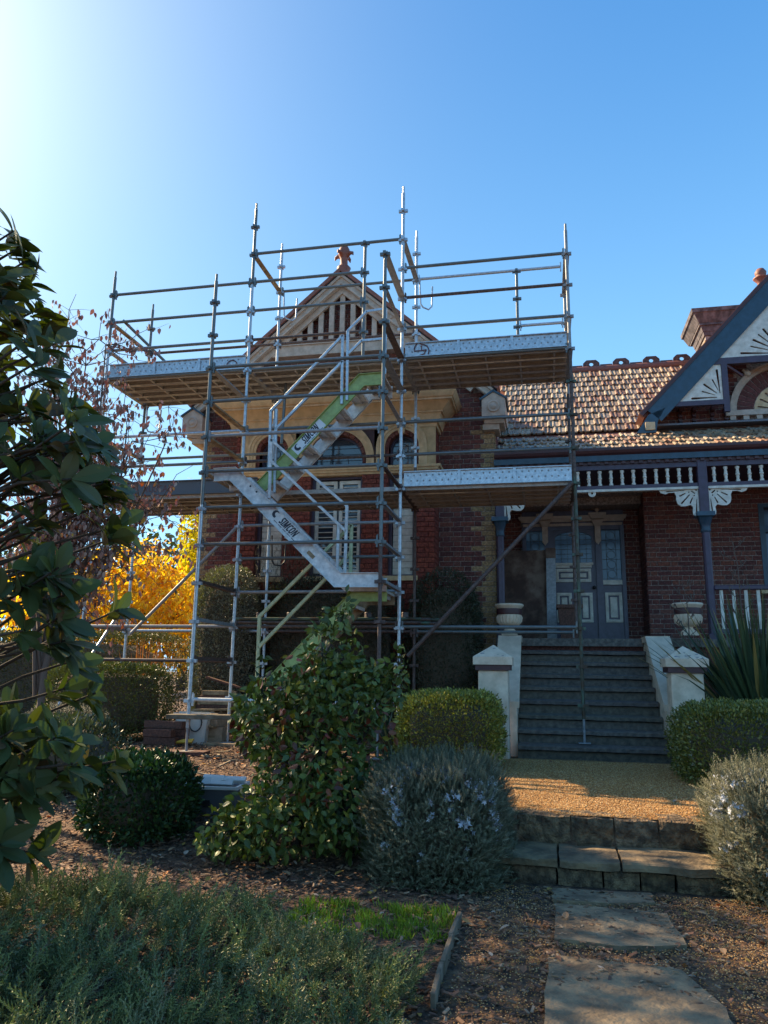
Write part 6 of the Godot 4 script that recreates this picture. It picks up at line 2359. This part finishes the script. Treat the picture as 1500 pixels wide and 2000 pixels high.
	blades("flax_plant", "small strappy plant at the foot of the scaffold by the clipped hedge", Vector3(0.05, 0.0, 0.8), 26, 0.5, 1.0, 0.04, 0.7, fm)
	blades("flax_plant", "low strappy plant in the dark bed behind the clipped hedge", Vector3(0.75, 0.0, -0.6), 24, 0.5, 0.95, 0.04, 0.6, fm)
	for e in [[Vector3(4.10, 0.4, -0.9), 2.0, "dead flax flower stalk against the brick wall beside the sidelight"], [Vector3(4.78, 0.4, -0.8), 2.55, "dead flax flower stalk rising before the verandah post"]]:
		var S := thing("flower_stalk", e[2], "flower stalk", e[0], "dead flax flower stalks")
		var g := G.new()
		var pts := []
		for k in 8:
			pts.append(Vector3(-0.22 * k / 7.0 + 0.03 * sin(k * 1.3), e[1] * k / 7.0, 0.02 * cos(k)))
		g.tube(pts, [0.016, 0.015, 0.014, 0.012, 0.011, 0.009, 0.007, 0.004], 6)
		part(S, "stem", g, M.twig)
		for k in 9:
			g = G.new()
			var t: float = 0.5 + 0.055 * k
			var p := Vector3(-0.22 * t, e[1] * t, 0)
			var s: float = -1.0 if k % 2 else 1.0
			var q := p + Vector3(s * rnd(0.08, 0.22), rnd(0.05, 0.16), rnd(-0.05, 0.05))
			g.tube([p, p.lerp(q, 0.6) + Vector3(0, -0.02, 0), q], 0.005, 5)
			for w in 3:
				var pq: Vector3 = p.lerp(q, 0.55 + 0.2 * w)
				g.tube([pq, pq + Vector3(rnd(-0.03, 0.03), rnd(0.03, 0.07), rnd(-0.02, 0.02))], [0.006, 0.010], 5)
			part(S, "pod_branch", g, M.twig)
	juniper()
	litter(oval, m_dry, m_leaf)

func pod_shrub(leaf: Mesh, mt) -> void:
	var base := Vector3(-3.72, -0.1, 2.6)
	var T := thing("bare_shrub", "nearly bare shrub hung with small brown leaves between the large-leaved tree and the scaffold", "shrub", base)
	var g := G.new()
	var tips := []
	branch(g, Vector3.ZERO, Vector3(0.15, 1.5, 0), 0.05, 0.035, 0.02)
	for k in 30:
		var e := Vector3(rnd(-0.5, 1.25), rnd(2.2, 5.2), rnd(-0.6, 0.5))
		if e.x > 0.7:
			e.y = minf(e.y, 4.5)
		var pts := branch(g, Vector3(0.15, 1.5, 0).lerp(Vector3(0, 0.8, 0), rng.randf()), e, 0.022, 0.008, 0.05)
		for j in 12:
			var t0: Vector3 = pts[rng.randi_range(2, 4)]
			var t1: Vector3 = t0 + (rdir() + Vector3(0.35, 0.45, 0)).normalized() * rnd(0.35, 0.9)
			var p2 := branch(g, t0, t1, 0.007, 0.003, 0.08)
			for w in 4:
				var a: Vector3 = p2[rng.randi_range(1, 4)]
				var b: Vector3 = a + (rdir() + Vector3(0.2, 0.25, 0)).normalized() * rnd(0.12, 0.36)
				g.tube([a, (a + b) / 2 + rdir() * 0.02, b], [0.003, 0.0022, 0.0012], 4, false)
				tips.append(b)
				tips.append((a + b) / 2)
	part(T, "branches", g, M.twig)
	var buf := PackedFloat32Array()
	for p in tips:
		for w in 3:
			if rng.randf() < 0.3:
				continue
			var s: float = rnd(0.05, 0.09)
			var yl: bool = rng.randf() < 0.10 and p.y < 3.6
			put(buf, aim(Vector3(rnd(-0.4, 0.4), -1, rnd(-0.4, 0.4)), rnd(0, TAU)).scaled(Vector3(s, s, s)), p + rdir() * 0.03, pick([Color(0.55, 0.30, 0.04), Color(0.55, 0.22, 0.05)]) if yl else pick([Color(0.28, 0.16, 0.13), Color(0.36, 0.22, 0.17), Color(0.20, 0.11, 0.09), Color(0.42, 0.28, 0.21)]))
	stuff(T, "foliage", leaf, mt, buf)

func magnolia() -> void:
	var base := Vector3(-1.75, -0.44, 6.9)
	var T := thing("magnolia_tree", "large-leaved evergreen tree with leathery dark leaves filling the left edge", "tree", base)
	var g := G.new()
	branch(g, Vector3.ZERO, Vector3(0.1, 1.2, 0), 0.09, 0.07, 0.02)
	branch(g, Vector3(0.1, 1.2, 0), Vector3(0.15, 3.7, 0.0), 0.07, 0.02, 0.02)
	var mats := []
	for c in [[0.06, 0.075, 0.03], [0.075, 0.095, 0.033], [0.095, 0.115, 0.035], [0.11, 0.11, 0.045], [0.14, 0.09, 0.045]]:
		var m := leafmat(Color(0.62, 0.70, 0.22), 0.42, 0.35)
		m.albedo_color = lin(c[0], c[1], c[2])
		mats.append(m)
	var leafs := [leaf_mesh(0.19, 0.085, 0.22, 0.18, 7, 0.95), leaf_mesh(0.165, 0.078, 0.3, 0.32, 7, 0.9), leaf_mesh(0.21, 0.088, 0.15, 0.08, 7, 1.05)]
	var tips := []
	# crown outline in world x by height: farthest reach to the right
	var reach := [[0.30, -0.50], [0.55, -0.32], [0.80, -0.42], [1.05, -0.50], [1.3, -0.42], [1.6, -0.42], [1.9, -0.36], [2.2, -0.34], [2.5, -0.62], [2.8, -0.85], [3.1, -0.98], [3.35, -1.08]]
	for e in reach:
		for k in (15 if e[0] > 2.3 else 19):
			if e[0] > 0.82 and e[0] < 1.2 and k > 3:
				break
			if e[0] > 1.2 and e[0] < 1.7 and k > 9:
				break
			var x: float = lerpf(-1.55, e[1], pow(rng.randf(), 0.8) if k > 1 else 1.0) - 0.04
			tips.append(Vector3(x, e[0] + rnd(-0.2, 0.2), rnd(6.45, 7.2)))
	for y in [3.72, 3.6, 3.5]:
		tips.append(Vector3(-1.20 + (3.72 - y) * 0.5, y, 6.8))
	var singles := 0
	var buf := PackedFloat32Array()
	for t in tips:
		var p: Vector3 = t - base
		var from := Vector3(0.08, clampf(p.y - rnd(0.2, 0.7), 0.6, 3.6), 0)
		branch(g, from, p, 0.018, 0.006, 0.05)
		var out: Vector3 = ((p - from).normalized() + Vector3.UP * 0.35).normalized()
		var n: int = rng.randi_range(7, 11)
		for k in n:
			var a: float = TAU * k / n * 1.6 + rnd(-0.3, 0.3)
			var bs := aim(out, a)
			var tl: float = rnd(0.5, 1.35)
			var d: Vector3 = bs * Vector3(sin(tl), cos(tl), 0)
			d = (d + Vector3.DOWN * 0.15).normalized()
			var lb := aim(d, 0.0)
			# turn the blade's face towards the shoot
			var want: Vector3 = (out - d * out.dot(d)).normalized()
			var x2: Vector3 = d.cross(want).normalized()
			lb = Basis(x2, d, x2.cross(d)) * Basis(Vector3.UP, rnd(-0.4, 0.4))
			var s: float = rnd(0.62, 1.22)
			var pos: Vector3 = p - out * rnd(0.0, 0.10)
			var mi: int = rng.randi() % mats.size()
			if rng.randf() < 0.72 and mi == 4:
				mi = 1
			if singles < 296 and t.x > -1.4 and rng.randf() < 0.55:
				part(T, "leaf", leafs[rng.randi() % 3], mats[mi], Transform3D(lb.scaled(Vector3(s, s, s)), pos))
				singles += 1
			else:
				var c: Color = mats[mi].albedo_color.srgb_to_linear()
				put(buf, lb.scaled(Vector3(s, s, s)), pos, c)
	part(T, "trunk", g, M.bark)
	var mm := leafmat(Color(0.62, 0.70, 0.22), 0.42, 0.35)
	stuff(T, "crown", leafs[0], mm, buf)

func juniper() -> void:
	# low spreading conifer: sprays of scale-leaved shoots over dark stems
	var J := thing("juniper_carpet", "low blue-green juniper spreading over the mulch at the bottom edge", "ground cover", Vector3(0, -0.5, 7.0), "", "stuff")
	var g := G.new()
	for k in 16:
		var y: float = 0.06 + 0.055 * k
		var a: float = k * 2.1
		var l: float = 0.26 * (1.0 - 0.045 * k)
		var d := Vector3(cos(a) * 0.6, 1.0, sin(a) * 0.6).normalized()
		var s: Vector3 = d.cross(Vector3(0.3, 0, 1)).normalized() * 0.016
		var p := Vector3(0, y, 0)
		g.tri(p - s, p + s, p + d * l, s.cross(d))
		var s2: Vector3 = d.cross(s).normalized() * 0.016
		g.tri(p - s2, p + s2, p + d * l, s2.cross(d))
		for w in 3:
			var q: Vector3 = p + d * l * (0.3 + 0.22 * w)
			var e: Vector3 = (d + s.normalized() * (0.8 if w % 2 else -0.8)).normalized()
			g.tri(q - s2 * 0.7, q + s2 * 0.7, q + e * l * 0.4, s2.cross(e))
	var spray := g.done()
	var m := leafmat(Color(0.25, 0.35, 0.2), 0.6)
	var buf := PackedFloat32Array()
	var f := noisy(8, 0.9)
	for k in 11000:
		var x: float = rnd(-2.4, 1.75)
		var z: float = rnd(5.75, 9.2)
		var edge: float = 5.92 + 0.10 * sin(x * 2.3) + 0.16 * f.get_noise_1d(x * 3.0)
		if x > 0.35:
			edge += (x - 0.35) * 0.60
		var right: float = 1.30 + (z - 6.5) * 0.10
		if z < edge or x > right:
			continue
		var inner: float = clampf(minf((z - edge) / 0.5, (right - x) / 0.4), 0, 1)
		var hh: float = 0.03 + 0.20 * inner * (0.7 + 0.9 * f.get_noise_2d(x * 2.2, z * 2.2))
		var p := Vector3(x, ground_h(x, z) + hh * pow(rng.randf(), 0.5), z)
		var fa: float = f.get_noise_2d(x * 2.0 - 30.0, z * 2.0) * 3.2
		var dir := Vector3(0.45 + sin(fa) * 0.6 + rnd(-0.55, 0.55), rnd(0.3, 1.15), -0.15 + cos(fa) * 0.5 + rnd(-0.5, 0.5))
		var s: float = rnd(0.12, 0.30) * (0.8 + 0.5 * f.get_noise_2d(x * 2.5, z * 2.5))
		put(buf, aim(dir, rnd(0, TAU)).scaled(Vector3(s, s, s)), p - J.position, pick([Color(0.155, 0.18, 0.065), Color(0.20, 0.22, 0.08), Color(0.10, 0.125, 0.05), Color(0.26, 0.27, 0.09), Color(0.21, 0.215, 0.11)] if f.get_noise_2d(x * 4.0 + 50.0, z * 4.0) < 0.42 else [Color(0.20, 0.15, 0.09), Color(0.13, 0.12, 0.07)]))
	stuff(J, "sprays", spray, m, buf)
	var st := G.new()
	for k in 170:
		var x: float = rnd(-1.6, 1.2)
		var z: float = rnd(6.4, 8.2)
		var p := Vector3(x, ground_h(x, z) + 0.02, z) - J.position
		st.tube([p, p + Vector3(rnd(0.05, 0.3), rnd(0.03, 0.12), rnd(-0.3, 0.1))], [0.008, 0.003], 5, false)
	part(J, "stems", st, M.twig)
	# fresh grass beside the edging
	var gm := leafmat(Color(0.6, 0.8, 0.1), 0.5)
	var gb := G.new()
	gb.tri(Vector3(-0.03, 0, 0), Vector3(0.03, 0, 0), Vector3(0.02, 0.6, 0.06), Vector3.BACK)
	gb.tri(Vector3(-0.03, 0, 0), Vector3(0.02, 0.6, 0.06), Vector3(0.04, 1.0, 0.25), Vector3.BACK)
	buf = PackedFloat32Array()
	for k in 5200:
		var x: float = rnd(0.45, 1.42)
		var z: float = rnd(5.55, 6.15)
		if f.get_noise_2d(x * 6.0, z * 6.0) < -0.05:
			continue
		var s: float = rnd(0.03, 0.075)
		put(buf, aim(Vector3(rnd(-0.5, 0.5), 1, rnd(-0.4, 0.5)), rnd(0, TAU)).scaled(Vector3(s, s, s)), Vector3(x, ground_h(x, z), z), pick([Color(0.20, 0.27, 0.025), Color(0.28, 0.33, 0.03), Color(0.14, 0.20, 0.02)]))
	var gr := stuff(null, "grass_tuft", gb.done(), gm, buf)
	tag(gr, "grass_tuft", "patch of bright fresh grass beside the timber edging strip", "grass", Vector3.ZERO, "", "stuff")

func litter(leaf: Mesh, m_dry, m_leaf) -> void:
	# bark chips, fallen leaves and gravel
	var chip := G.new()
	chip.hexa([Vector3(-0.5, 0, -0.2), Vector3(0.5, 0, -0.14), Vector3(-0.46, 0.1, -0.17), Vector3(0.5, 0.12, -0.1), Vector3(-0.5, 0, 0.18), Vector3(0.45, 0, 0.2), Vector3(-0.5, 0.1, 0.15), Vector3(0.42, 0.09, 0.18)])
	var cm := mat(Color.WHITE, 0.9)
	var buf := PackedFloat32Array()
	var n := 0
	for k in 60000:
		var z: float = rnd(-1.5, 8.5)
		var x: float = rnd(-4.5, 5.2)
		if x > 1.35 and x < 3.45 and z < 4.9:
			continue
		if z < 1.0 and x > -0.4:
			continue
		if x > 1.6 + rnd(-0.2, 0.3) and z > 4.8 and rng.randf() < 0.45:
			continue
		var s: float = rnd(0.012, 0.05)
		put(buf, Basis(Vector3.UP, rnd(0, TAU)) * Basis(Vector3.RIGHT, rnd(-0.5, 0.5)) * Basis(Vector3.BACK, rnd(-0.4, 0.4)) * Basis.from_scale(Vector3(s, s, s)), Vector3(x, ground_h(x, z) + rnd(0.0, 0.03), z), pick([Color(0.13, 0.07, 0.04), Color(0.20, 0.11, 0.06), Color(0.09, 0.05, 0.035), Color(0.28, 0.19, 0.12), Color(0.17, 0.08, 0.045)]))
	var o := stuff(null, "bark_mulch", chip.done(), cm, buf)
	tag(o, "bark_mulch", "brown bark chips strewn over the garden beds", "mulch", Vector3.ZERO, "", "stuff")
	buf = PackedFloat32Array()
	for k in 3000:
		var z: float = rnd(0.5, 8.0)
		var x: float = rnd(-3.8, 4.6)
		if x > 1.35 and x < 3.45 and z < 4.9 and rng.randf() < 0.96:
			continue
		if x > 1.5 and z > 4.9 and rng.randf() < 0.6:
			continue
		var s: float = rnd(0.035, 0.075)
		var lift: float = 0.035
		if x < 1.3 and z > 6.3:
			lift = 0.24
			if rng.randf() < 0.85:
				continue
		put(buf, Basis(Vector3.UP, rnd(0, TAU)) * Basis(Vector3.RIGHT, -PI / 2 + rnd(-0.6, 0.6)) * Basis.from_scale(Vector3(s, s, s)), Vector3(x, ground_h(x, z) + rnd(0.015, lift), z), pick([Color(0.22, 0.10, 0.05), Color(0.34, 0.20, 0.10), Color(0.45, 0.26, 0.05), Color(0.38, 0.30, 0.22), Color(0.14, 0.07, 0.045), Color(0.48, 0.20, 0.06)]))
	o = stuff(null, "fallen_leaves", leaf, m_dry, buf)
	tag(o, "fallen_leaves", "dry fallen leaves scattered over the mulch and path", "leaves", Vector3.ZERO, "", "stuff")
	buf = PackedFloat32Array()
	for k in 420:
		var z: float = rnd(4.9, 7.0)
		var x: float = rnd(1.98, 2.66)
		if fmod(k, 3) == 0:
			x = 2.32 + (0.34 if rng.randf() < 0.5 else -0.34) + rnd(-0.05, 0.05)
		var s: float = rnd(0.010, 0.034)
		put(buf, Basis(Vector3.UP, rnd(0, TAU)) * Basis.from_scale(Vector3(s, s, s)), Vector3(x, ground_h(x, z) + 0.029, z), pick([Color(0.16, 0.09, 0.05), Color(0.24, 0.14, 0.07), Color(0.30, 0.21, 0.13), Color(0.12, 0.07, 0.045)]))
	o = stuff(null, "slab_litter", chip.done(), cm, buf)
	tag(o, "slab_litter", "bark chips spilled over the flagstones of the lower path", "mulch", Vector3.ZERO, "", "stuff")
	var peb := G.new()
	peb.lathe([Vector2(0.001, 0.0), Vector2(0.5, 0.12), Vector2(0.42, 0.45), Vector2(0.001, 0.62)], 5)
	buf = PackedFloat32Array()
	for k in 90000:
		var lower: bool = k % 5 < 2
		var x: float = rnd(1.35, 3.45) if not lower else 1.5 + pow(rng.randf(), 0.8) * 3.0
		var z: float = rnd(0.4, 4.22) if not lower else rnd(4.85, 7.6)
		var s: float = rnd(0.005, 0.013) if not lower else rnd(0.004, 0.010)
		var y: float = 0.012 if not lower else ground_h(x, z) + 0.012
		if lower and x > 1.92 and x < 2.75 and fmod(z, 1.0) < 0.9 and rng.randf() < 0.55:
			continue
		put(buf, Basis(Vector3.UP, rnd(0, TAU)) * Basis.from_scale(Vector3(s * rnd(0.8, 1.5), s, s)), Vector3(x, y, z), pick([Color(0.38, 0.19, 0.055), Color(0.48, 0.28, 0.10), Color(0.28, 0.13, 0.04), Color(0.50, 0.33, 0.16), Color(0.36, 0.17, 0.045)]))
	o = stuff(null, "gravel", peb.done(), cm, buf)
	tag(o, "gravel", "fine orange gravel covering the terrace and lower path", "gravel", Vector3.ZERO, "", "stuff")
